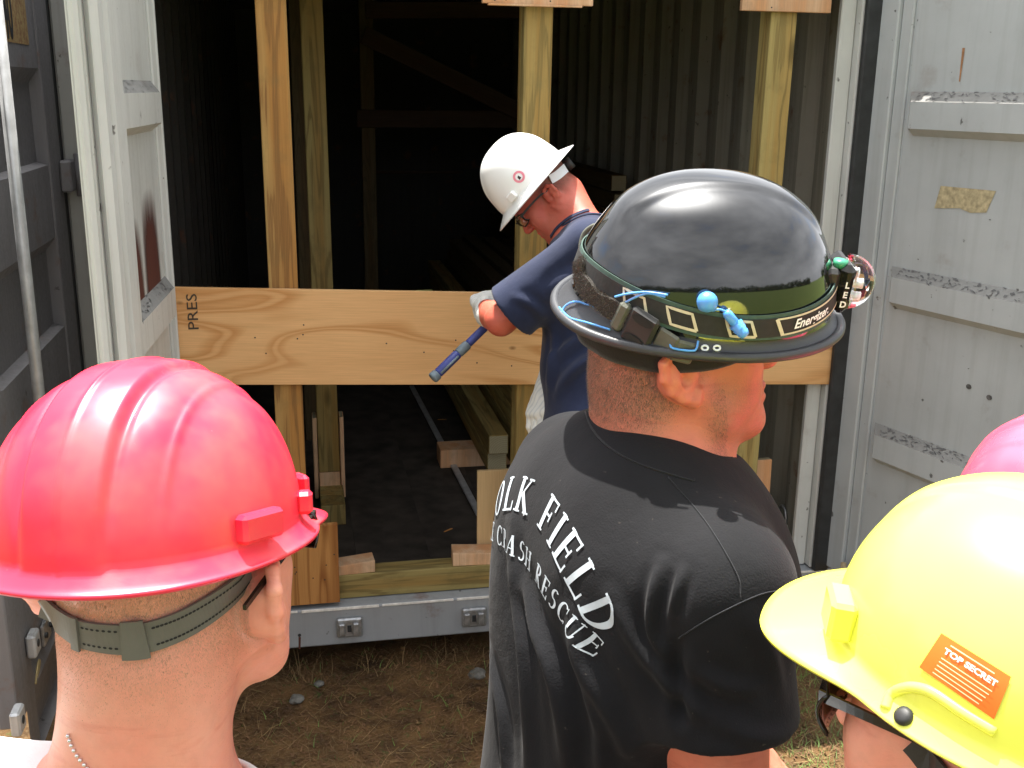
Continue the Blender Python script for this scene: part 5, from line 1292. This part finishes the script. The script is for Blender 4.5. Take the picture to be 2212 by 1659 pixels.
# shoulder and sleeve seams
def seam(bv, px, par, r=.0007, mat=None):
    q = [hit(bv, x, y, .0006)[0] for x, y in spline([(a, b, 0) for a, b in px], 40)[:, :2]]; q = [p for p in q if p is not None]
    if len(q) > 2: V, F = tube_np(q, r, 5); mk('seam', V, F, mat, par, smooth=True, pts_world=True)
M['seam'] = cloth('black_thread', (.016, .017, .02), .1)
seam(bvs2, [(1443, 1031), (1525, 1128), (1591, 1240), (1601, 1296)], p2, mat=M['seam'])
seam(bvs2, [(1466, 1378), (1540, 1332), (1637, 1286), (1690, 1275)], p2, mat=M['seam'])
seam(bvs2, [(1259, 872), (1278, 925), (1318, 968), (1371, 998), (1438, 1022), (1500, 1040)], p2, .0010, M['seam'])
# lettering: two lines laid on the back of the shirt
M['letter'] = plain('white_screen_print', (.46, .52, .57), .7, var=.06, sc=40, bump=.1)
def back_text(text, size, R_, cz, name, cx=0.):
    up = T2[1][:, 2]; rt = T2[1][:, 0]; o = W(T2, (cx, -.40, cz))
    for ch_, G in lettering(text, size, R_):
        V, F = lay(G, o, rt, up, T2[1][:, 1], bvs2, .0010)
        if F: mk(name, V, F, M['letter'], shirt2, pts_world=True)
back_text('VOLK FIELD', .036, .155, -.087, 'letter', .002)
back_text('FIRE CRASH RESCUE', .0205, .27, -.134, 'letter', -.006)
g2 = glasses(H2, plain('red_glasses_frame', (.55, .03, .05), .3), M['clear'], 'red framed safety glasses just under the front of the black helmet', z=.008)
for nm in [c for c in g2.children]: pass
# chin strap: fuzzy dark elastic, buckle and lower webbing
M['fuzzy'] = cloth('worn_fuzzy_elastic', (.035, .031, .027), .05, wr=2.0)
o, pp, pn = strip_on('strap', [S2.bv], [(1262, 566), (1262, 600), (1290, 640), (1335, 670), (1382, 698)], lambda t: .017 + .003 * math.sin(t * 20), .0008, .006, M['fuzzy'], hat2, 40)
fz = []; 
V = []; F = []
for _ in range(7000):
    i = random.randrange(len(pp)); t = nrm(pp[min(i + 1, len(pp) - 1)] - pp[max(i - 1, 0)]); s_ = np.cross(t, pn[i]); b0_ = pp[i] + s_ * random.uniform(-.010, .010) + pn[i] * random.uniform(.001, .0065) + t * random.uniform(-.003, .003)
    d_ = nrm(pn[i] + np.random.normal(0, .8, 3)) * random.uniform(.0015, .0038); sd_ = nrm(np.cross(d_, [.3, .5, .2])) * .00025; k = len(V); V += [b0_ - sd_, b0_ + sd_, b0_ + d_]; F.append((k, k + 1, k + 2))
M['fuzz'] = plain('grey_lint', (.10, .088, .075), .9, bump=0); mk('lint', V, F, M['fuzz'], o, pts_world=True)['kind'] = 'stuff'
def ray_frame(bv, x, y, x2, y2, off):
    p, m = hit(bv, x, y, off); p2_, _ = hit(bv, x2, y2, off); t = nrm(p2_ - p); m = nrm(m - t * (m @ t)); return (p, np.stack([t, np.cross(m, t), m], 1))
bf = ray_frame(S2.bv, 1388, 706, 1440, 752, .006)
bk = thing('tmp', bf[0], 'x', 'x'); bpy.data.objects.remove(bk)
bq = fbox('buckle', bf, (0, 0, .001), (.030, .036, .008), M['dblack'], hat2, .003)
for s_ in (-1, 1):
    V = [(.011 * math.cos(a) * 1.0, s_ * .0105 + .0042 * math.sin(a), .0064) for a in np.linspace(0, 6.283, 13)[:-1]]
    mk('buckle_slot', V, [tuple(range(12))], M['hole'], bq, Mw=FM(bf))
fbox('strap_keeper', bf, (-.022, 0, .0), (.012, .030, .009), M['webbing'], hat2, .003); fbox('lower_strap', bf, (.026, 0, -.004), (.022, .024, .005), M['webbing'], hat2, .002)
fbox('lower_strap', bf, (.044, -.001, -.011), (.022, .023, .005), M['webbing'], hat2, .002, rot=Matrix.Rotation(rad(40), 4, 'Y'))
V, F = tube_np(spline([at(1268, 585, 1.15), at(1255, 540, 1.16), at(1262, 505, 1.16), at(1283, 488, 1.15), at(1293, 492, 1.13)], 20), .0028, 6); mk('strap_loop', V, F, M['webbing'], hat2, smooth=True, pts_world=True)
# small white twin-ring mark on the brim
for cxx in (1522, 1548):
    P_ = [hit(S2.bv, cxx + 7 * math.cos(a), 752 + 5.5 * math.sin(a), .0012)[0] for a in np.linspace(0, 6.283, 11)[:-1]]; P_ = [p for p in P_ if p is not None]
    V, F = tube_np(P_, .0011, 5, True); mk('brim_mark', V, F, M['print'], hat2, smooth=True, pts_world=True)
# headlamp: elastic band, printed frames, maker's word, lamp
hl = thing('headlamp', S2.F[0] + S2.F[1] @ np.array([0, .14, .05]), 'LED headlamp on a printed elastic band strapped round the black helmet', 'headlamp')
def bandz(ph):
    d = abs((ph + math.pi) % (2 * math.pi) - math.pi)
    return .034 - .021 * math.sin(min(d, rad(85)) / rad(85) * math.pi / 2) + .016 * sstep(d, rad(85), rad(170))
def band_pt(ph, v, off):
    z = bandz(ph) + v; z = max(z, .002); tau = math.asin(min(1, z / S2.H)); p = S2.pt(ph, tau); o = nrm([p[0] / S2.a ** 2, p[1] / S2.bf ** 2, p[2] / S2.H ** 2 * .6]); p = p + o * off; p[2] += .004; return W(F2_, p)
def band(name, v0, v1, off, mat, par, ph0=0, ph1=2 * math.pi, n=140, th=.0012):
    V = []; F = []
    for i in range(n + 1):
        ph = ph0 + (ph1 - ph0) * i / n
        for v, o in ((v0, off), (v0, off + th), (v1, off + th), (v1, off)): V.append(band_pt(ph, v, o))
    for i in range(n):
        for k in range(4): F.append((i * 4 + k, (i + 1) * 4 + k, (i + 1) * 4 + (k + 1) % 4, i * 4 + (k + 1) % 4))
    return mk(name, V, F, mat, par, smooth=False, pts_world=True)
M['bandg'] = plain('green_elastic_edge', (.045, .085, .070), .8, var=.15, sc=200); M['bandb'] = plain('black_elastic', (.018, .018, .018), .8, var=.2, sc=200); M['cream'] = plain('cream_print', (.55, .50, .38), .8, var=.1, sc=200, bump=0)
bnd = band('band', -.0125, .0125, .0015, M['bandg'], hl); band('band_centre', -.0090, .0090, .0029, M['bandb'], bnd, th=.0004)
SGN = 1   # near side of the head is its right side, azimuths run from the lamp (0) backwards
def bp(u, v, off=.0040): return band_pt(u / .120, v, off)
def ribbon(pts, w_, name='band_print', mat=None, off=.0038):
    V = []; F = []; pts = np.array(pts, float); P_ = [pts[0]]
    for a, b in zip(pts[:-1], pts[1:]):
        m = max(1, int(np.linalg.norm(b - a) / .004)); P_ += [a + (b - a) * k / m for k in range(1, m + 1)]
    P_ = np.array(P_)
    for i, p in enumerate(P_):
        t = P_[min(i + 1, len(P_) - 1)] - P_[max(i - 1, 0)]; t = t / (np.linalg.norm(t) + 1e-9); m = np.array([-t[1], t[0]])
        V += [bp(*(p - m * w_ / 2), off), bp(*(p + m * w_ / 2), off)]
    for i in range(len(P_) - 1): F.append((2 * i, 2 * i + 2, 2 * i + 3, 2 * i + 1))
    mk(name, V, F, mat or M['cream'], bnd, pts_world=True)
for sg in (1, -1):
    ribbon([(sg * .022, .0078), (sg * .150, .0078)], .0018); ribbon([(sg * .022, -.0078), (sg * .146, -.0078)], .0018, off=.00384); ribbon([(sg * .152, .0082), (sg * .144, -.0082)], .0035, off=.0039)
    for u in (.182, .232, .275): 
        ribbon([(sg * (u - .012), -.0075), (sg * (u + .010), -.0070), (sg * (u + .016), .0075), (sg * (u - .006), .0070), (sg * (u - .012), -.0075)], .0026, off=.0039)
V2, F2 = font2d('Energizer.', .0125, shear=.25, bold=.0003); 
for lo_, tx in ((.108, 1),):
    mk('maker_writing', [bp(lo_ - x, y, .0044) for x, y in V2], F2, M['print'], bnd, pts_world=True)
LF = (W(F2_, (.022, .109, .032)), F2_[1] @ np.array(Matrix.Rotation(rad(-6), 3, 'Z')))
lb = fbox('lamp_housing', LF, (0, .002, 0), (.050, .020, .044), M['dblack'], hl, .004); fbox('lamp_collar', LF, (0, .019, .002), (.052, .016, .050), M['glossb'], hl, .006)
bm = bmesh.new(); bmesh.ops.create_uvsphere(bm, u_segments=28, v_segments=16, radius=1)
for v_ in bm.verts: v_.co = Vector((v_.co.x * .0255, max(v_.co.y, -.05) * .027, v_.co.z * .0275))
bmobj('lens', bm, M['clear'], hl, FM(LF) @ Matrix.Translation((0, .027, .003)), True)
M['refl'] = plain('lamp_reflector', (.75, .76, .76), .25, .6, bump=0); M['pinkled'] = plain('red_led', (.75, .06, .12), .3, bump=0); M['greenb'] = plain('green_button', (.05, .30, .17), .35, bump=0)
fbox('reflector', LF, (0, .028, .003), (.036, .003, .038), M['refl'], hl, .001)
for x, z, m in ((.010, .006, 'print'), (.010, -.006, 'print'), (-.010, .006, 'print'), (0, -.018, 'pinkled')): ftube('led', LF, [(x, .030, z), (x, .037, z)], .0045, M[m], hl, 10)
ftube('switch_button', LF, [(.012, .012, .022), (.012, .012, .0285)], .007, M['greenb'], hl, 14)
V2, F2 = font2d('LED', .010, bold=.0003)
LT = [W(LF, (.0265, .019 - y * .9, -.006 - x * 1.0)) for x, y in V2]
for ci, ch_ in enumerate('LED'):
    V2, F2 = font2d(ch_, .0088, bold=.0003); mk('lamp_writing', [W(LF, (.0264, .019 + x, .008 - ci * .010 + y)) for x, y in V2], F2, M['print'], lb, pts_world=True)
# blue corded ear plugs tucked behind the band
M['blue'] = plain('blue_ear_plug_rubber', (.08, .30, .72), .35, var=.1, bump=0, Subsurface_Weight=.1)
ep = thing('ear_plugs', hit(S2.bv, 1500, 660, .01)[0], 'blue corded ear plugs hooked over the headlamp band on the black helmet', 'ear plugs')
def cord(px, off=.006, r=.0011, par=ep):
    q = [hit(S2.bv, x, y, off)[0] for x, y in spline([(a, b, 0) for a, b in px], 36)[:, :2]]; q = [p for p in q if p is not None]
    if len(q) > 2:
        q = np.array(q)
        for _ in range(2): q[1:-1] = (q[:-2] + 2 * q[1:-1] + q[2:]) / 4
        V, F = tube_np(q, r, 6); mk('cord', V, F, M['blue'], par, smooth=True, pts_world=True)
cord([(1336, 640), (1360, 634), (1400, 630), (1445, 636)]); cord([(1350, 656), (1375, 642), (1405, 633), (1440, 640)]); cord([(1448, 728), (1450, 756), (1478, 770), (1500, 760), (1507, 735)]); cord([(1330, 700), (1290, 662), (1250, 655), (1225, 665), (1215, 685)], .003); cord([(1320, 715), (1270, 700), (1235, 690), (1212, 668)], .003)
q = hit(S2.bv, 1525, 648, .012); bm = bmesh.new(); bmesh.ops.create_icosphere(bm, subdivisions=3, radius=.0095); bmobj('plug_ball', bm, M['blue'], ep, Matrix.Translation(Vector(q[0])), True)
a0 = hit(S2.bv, 1515, 662, .006)[0]; V, F = tube_np([q[0], a0], .0045, 10); mk('plug_stem', V, F, M['blue'], ep, smooth=True, pts_world=True)
a0 = hit(S2.bv, 1562, 668, .010)[0]; a1 = hit(S2.bv, 1600, 715, .012)[0]; dd = a1 - a0
V, F = tube_np([a0 + dd * t for t in (0, .1, .45, .5, .52, .68, .69, .84, .85, .99, 1.0)], [.003, .0045, .0045, .0035, .0070, .0055, .0065, .0050, .0058, .0045, .001], 12); mk('plug_flange', V, F, M['blue'], ep, smooth=True, pts_world=True)
cord([(1535, 667), (1550, 664), (1562, 668)], .009)

# ================================================================ 3: bending man in the white helmet
F3 = frame(at(1148, 396, 3.14), -80, 50, 5)
hat3 = thing('hard_hat', F3[0], 'white full-brim hard hat with a small round pink sticker, on the bending man', 'hard hat')
S3 = Shell(F3, .112, .125, .122, .150, .80)
def disp3(p, ph, tau): return .003 * (1 - sstep(abs(p[0]), .018, .028)) * sstep(tau, .2, .6)
def brim3(ph):
    d = abs((ph + math.pi) % (2 * math.pi) - math.pi); return .030 + .012 * math.cos(d) ** 2, .016, 0
S3.build(hat3, M['whiteh'], disp3, brim3, 140, 40)
hat_slots(S3, F3, hat3, M['whiteh'], [(rad(-62), (.030, .022, .014), .006), (rad(62), (.030, .022, .014), .006)], 0)
M['pinks'] = plain('pink_sticker', (.80, .25, .32), .5, bump=0)
rg = []
for i in range(28):
    a = 2 * math.pi * i / 28; rg.append([hit(S3.bv, 1121 + r_ * math.cos(a), 382 + r_ * math.sin(a), .0008)[0] for r_ in (8, 13)])
if all(p is not None for r_ in rg for p in r_):
    mk('sticker', [p for r_ in rg for p in r_], [(2 * i, 2 * i + 1, (2 * i + 3) % 56, (2 * i + 2) % 56) for i in range(28)], M['pinks'], hat3, pts_world=True)
quad_on('sticker_mark', S3.bv, [(1119, 379), (1126, 383), (1123, 389), (1118, 384)], M['hole'], hat3, .0009, 3, 3)
H3 = (W(F3, (0, .004, -.050)), F3[1])
p3 = thing('person', (at(1275, 900, 3.1)[0], at(1275, 900, 3.1)[1], GZ), 'man in a navy T-shirt and white gloves bending over the plywood board, face down', 'person')
Nk3 = at(1264, 492, 3.10); Pv3 = at(1276, 915, 3.10); yw3 = -72
T3 = torso_frame(Nk3, Pv3, yw3)
sL = at(1222, 575, 2.95); eL = at(1082, 692, 3.02); wL = at(1050, 668, 3.24)
sR = W(T3, (.17, -.0, -.07)); eR = at(1215, 720, 3.22); wR = at(1180, 838, 3.12)
gm = NT('white_work_glove'); gn = gm.n('ShaderNodeTexWave', wave_type='BANDS', bands_direction='Y', Vector=gm.map(), Scale=22, Distortion=4, Detail=3)
M['glove'] = gm.set(gm.mix(gm.ramp(gn.outputs[0], [(.6, (0, 0, 0)), (.9, (.3, .3, .3))]), (.66, .66, .62), (.25, .30, .36)), .9); gm.bump(gm.noise(gm.map(), 300).outputs[0], .4, .002)
hL = aim(wL, at(1046, 632, 3.34) - wL, (-.3, -.7, .8)); hR = aim(wR, at(1148, 935, 3.06) - wR, (-.8, -.5, .1))
r3 = np.array([math.cos(rad(yw3)), -math.sin(rad(yw3)), 0]); legs3 = []
for s_ in (-1, 1):
    hip = Pv3 + r3 * s_ * .085 + [0, 0, -.05]; fw_ = np.array([math.sin(rad(yw3)), math.cos(rad(yw3)), 0]); an = np.array([hip[0], hip[1], 0]) + fw_ * (.06 * s_) + r3 * s_ * .05; an[2] = GZ + .09
    legs3.append((hip, (hip + an) / 2 + fw_ * .05, an, yw3))
P3 = dict(head=H3, Nk=Nk3, Pv=Pv3, yaw=yw3, arms=[(sL, eL, wL), (sR, eR, wR)], hands=[(hL, dict(curl=(55, 45, 30), spread=2, thumb=45), M['glove']), (hR, dict(curl=(25, 30, 20), spread=4), M['glove'])], legs=legs3, neck=.060, strands=9000, hlen=.006, hair=.9, hairline=-.03, sleeve=.84, slw=1.28, bulk=1.08, collar=.072, hem=.02)
p3fold = []
p3fold = [([(1180, 640), (1230, 600), (1290, 580)], .018, .012), ([(1190, 780), (1240, 740), (1300, 690)], .016, .014), ([(1200, 850), (1250, 790), (1310, 760)], .014, .014), ([(1110, 640), (1150, 660), (1180, 690)], .012, .008), ([(1185, 700), (1190, 780), (1185, 850)], .015, .01)]
build_person(p3, P3, M['skin3'], M['navy'], M['jeans'], M['boot'], res=(.0032, .006), shirt_res=.006, folds=p3fold)
V, F = [], []
lan = [(1191, 512), (1205, 492), (1232, 470), (1262, 457), (1272, 455)]
b3 = [c for c in p3.children if c.name.startswith('body')][0]; bvb3 = world_bvh(b3)
ly, _, _ = strip_on('lanyard', [bvb3], lan, .010, .002, .002, M['navy'], None, 20); tag(ly, 'narrow navy neck cord on the bending man, above his shirt collar', 'lanyard')
glasses(H3, M['dblack'], M['clear'], 'dark framed glasses below the brim of the white hard hat', z=.004)
qs, _, _ = strip_on('nape_strap', [bvb3], [(1188, 388), (1205, 378), (1222, 362)], .026, .003, .003, M['print'], hat3, 12)
ftube('ratchet_knob', F3, [(0, -.105, -.045), (0, -.125, -.048)], .018, M['dblack'], hat3, 14)
# hammer held below the near forearm
hm = thing('hammer', at(930, 822, 3.20), 'hammer with blue and grey rubber grip, pointing down left from the bending man', 'hammer')
ha = at(934, 818, 3.18); hb = at(1092, 664, 3.26); hd_ = nrm(hb - ha); M['bluegrip'] = plain('blue_grip', (.035, .05, .22), .5, var=.2, sc=60); M['greygrip'] = plain('grey_grip', (.13, .17, .20), .6, var=.2, sc=60)
def hseg(t0, t1, r, m, nm):
    V, F = tube_np([ha + hd_ * t0, ha + hd_ * (t0 + .004), ha + hd_ * (t1 - .004), ha + hd_ * t1], [r * .85, r, r, r * .9], 12); mk(nm, V, F, m, hm, smooth=True, pts_world=True)
LH = np.linalg.norm(hb - ha)
hseg(0, .022, .0175, M['greygrip'], 'end_cap'); hseg(.0225, .110, .0150, M['bluegrip'], 'grip'); hseg(.1105, .152, .0155, M['greygrip'], 'grip_collar'); hseg(.1525, LH, .0125, M['bluegrip'], 'shaft')
V, F = tube_np([ha + hd_ * t + (nrm(np.cross(hd_, CC - ha)) * .006) + nrm(CC - ha) * .0115 for t in (.03, .105)], .0045, 6); mk('grip_inlay', V, F, M['greygrip'], hm, smooth=True, pts_world=True)
hx = nrm(np.cross(hd_, [0, 0, 1])); V, F = tube_np([hb + hx * t for t in (-.05, -.046, -.02, .02, .06, .075)], [.013, .014, .010, .012, .008, .003], 12); mk('hammer_head', V, F, M['bare'], hm, smooth=True, pts_world=True)

# ================================================================ 4: yellow helmet at the right edge
F4 = frame(at(2238, 1455, .66), -27, -4, 3)
hat4 = thing('hard_hat', F4[0], 'bright yellow hard hat with an orange sticker, nearest at the lower right', 'hard hat')
S4 = Shell(F4, .110, .128, .126, .112, .80)
def disp4(p, ph, tau): return .003 * (1 - sstep(abs(p[0]), .020, .030)) * sstep(tau, .5, .9)
def brim4(ph):
    d = abs((ph + math.pi) % (2 * math.pi) - math.pi); pk = 1 - sstep(d, rad(30), rad(70)); return .010 + .036 * pk, .006 + .004 * pk, 0
S4.build(hat4, M['yellow'], disp4, brim4, 220, 60)
hat_slots(S4, F4, hat4, M['yellow'], [(rad(-46), (.034, .026, .016), .010), (rad(46), (.034, .026, .016), .010)], 0)
M['orange'] = plain('orange_sticker', (.85, .17, .02), .4, var=.08, bump=0)
SQ = [(2035, 1368), (2185, 1462), (2148, 1553), (1987, 1441)]
quad_on('sticker', S4.bv, SQ, M['orange'], hat4, .0008)
def sq(u, v): c = np.array(SQ, float); return (c[0] * (1 - u) + c[1] * u) * (1 - v) + (c[3] * (1 - u) + c[2] * u) * v
M['stkp'] = plain('cream_sticker_print', (.88, .72, .42), .5, bump=0); M['stkw'] = plain('white_sticker_print', (.9, .88, .84), .5, bump=0)
def sline(v, u0, u1, w_, m):
    quad_on('sticker_print', S4.bv, [sq(u0, v - w_), sq(u1, v - w_), sq(u1, v + w_), sq(u0, v + w_)], m, hat4, .0013, 16, 1)
sline(.13, .18, .80, .014, M['stkp'])
for i in range(5): sline(.50 + .10 * i, .16 + .0 * i, .86 - .02 * i, .012, M['stkp'])
V2, F2 = font2d('TOP SECRET', .2, bold=.008)
x0_, x1_ = V2[:, 0].min(), V2[:, 0].max()
V = [hit(S4.bv, *sq(.14 + .74 * (x - x0_) / (x1_ - x0_), .31 - y * .95), .0013)[0] for x, y in V2]; mk('sticker_writing', V, F2, M['stkw'], hat4, pts_world=True)
def ridge(sh_, px, r, m, par, name='lug_ridge', off=0.):
    q = [hit(sh_.bv, x, y, off)[0] for x, y in spline([(a, b, 0) for a, b in px], 40)[:, :2]]; q = [p for p in q if p is not None]
    V, F = tube_np(q, r, 10); mk(name, V, F, m, par, smooth=True, pts_world=True)
ridge(S4, [(1912, 1530), (1925, 1500), (1955, 1487), (1985, 1487), (2020, 1500), (2080, 1540), (2150, 1582)], .0035, M['yellow'], hat4, off=-.0006)
q_, m_ = hit(S4.bv, 1953, 1548, .0); V, F = tube_np([q_ - m_ * .002, q_ + m_ * .002, q_ + m_ * .0035], [.0058, .0055, .003], 16); mk('rivet', V, F, M['dblack'], hat4, smooth=True, pts_world=True)
H4 = (W(F4, (0, .014, -.034)), frame((0, 0, 0), -30, 6, 3)[1])
p4 = thing('person', (H4[0][0], H4[0][1] - .04, GZ), 'person under the yellow hard hat at the lower right, only cheek and nose showing', 'person')
Nk4 = W(H4, (0, -.05, -.18)); Pv4 = np.array([Nk4[0] + .02, Nk4[1] - .02, GZ + .98]); T4 = torso_frame(Nk4, Pv4, -25); a_, h_, l_ = stdlimbs(T4, Pv4, -25)
build_person(p4, dict(head=H4, Nk=Nk4, Pv=Pv4, yaw=-25, arms=a_, hands=h_, legs=l_, hair=.6), M['skin1'], M['camo'], M['camo'], M['boot'], res=(.0026, .008), shirt_res=.009)
glasses(H4, M['glossb'], M['smoke'], 'glossy black wraparound glasses under the yellow hard hat', z=-.002, w_=.067)
b4 = [c for c in p4.children if c.name.startswith('body')][0]; bvb4 = world_bvh(b4)
strip_on('chin_strap', [bvb4], [(1980, 1595), (2010, 1630), (2050, 1690), (2090, 1760)], .022, .003, .002, M['dblack'], hat4, 20)

# ================================================================ 5: second red helmet, mostly hidden
F5 = frame(at(2335, 1190, 1.02), -15, 0, 0)
hat5 = thing('hard_hat', F5[0], 'pinkish red hard hat just showing at the right edge behind the yellow one', 'hard hat')
S5 = Shell(F5, .110, .128, .126, .125, .80); S5.build(hat5, M['red2'], disp1, brim1, 160, 40)
H5 = (W(F5, (0, .004, -.050)), F5[1]); p5 = thing('person', (H5[0][0], H5[0][1], GZ), 'hidden wearer of the pinkish red hard hat at the right edge', 'person')
Nk5 = W(H5, (0, -.05, -.18)); Pv5 = np.array([Nk5[0] + .02, Nk5[1], GZ + .98]); T5 = torso_frame(Nk5, Pv5, -10); a_, h_, l_ = stdlimbs(T5, Pv5, -10)
build_person(p5, dict(head=H5, Nk=Nk5, Pv=Pv5, yaw=-10, arms=a_, hands=h_, legs=l_), M['skin1'], M['camo'], M['camo'], M['boot'], res=(.005, .010), shirt_res=.011)
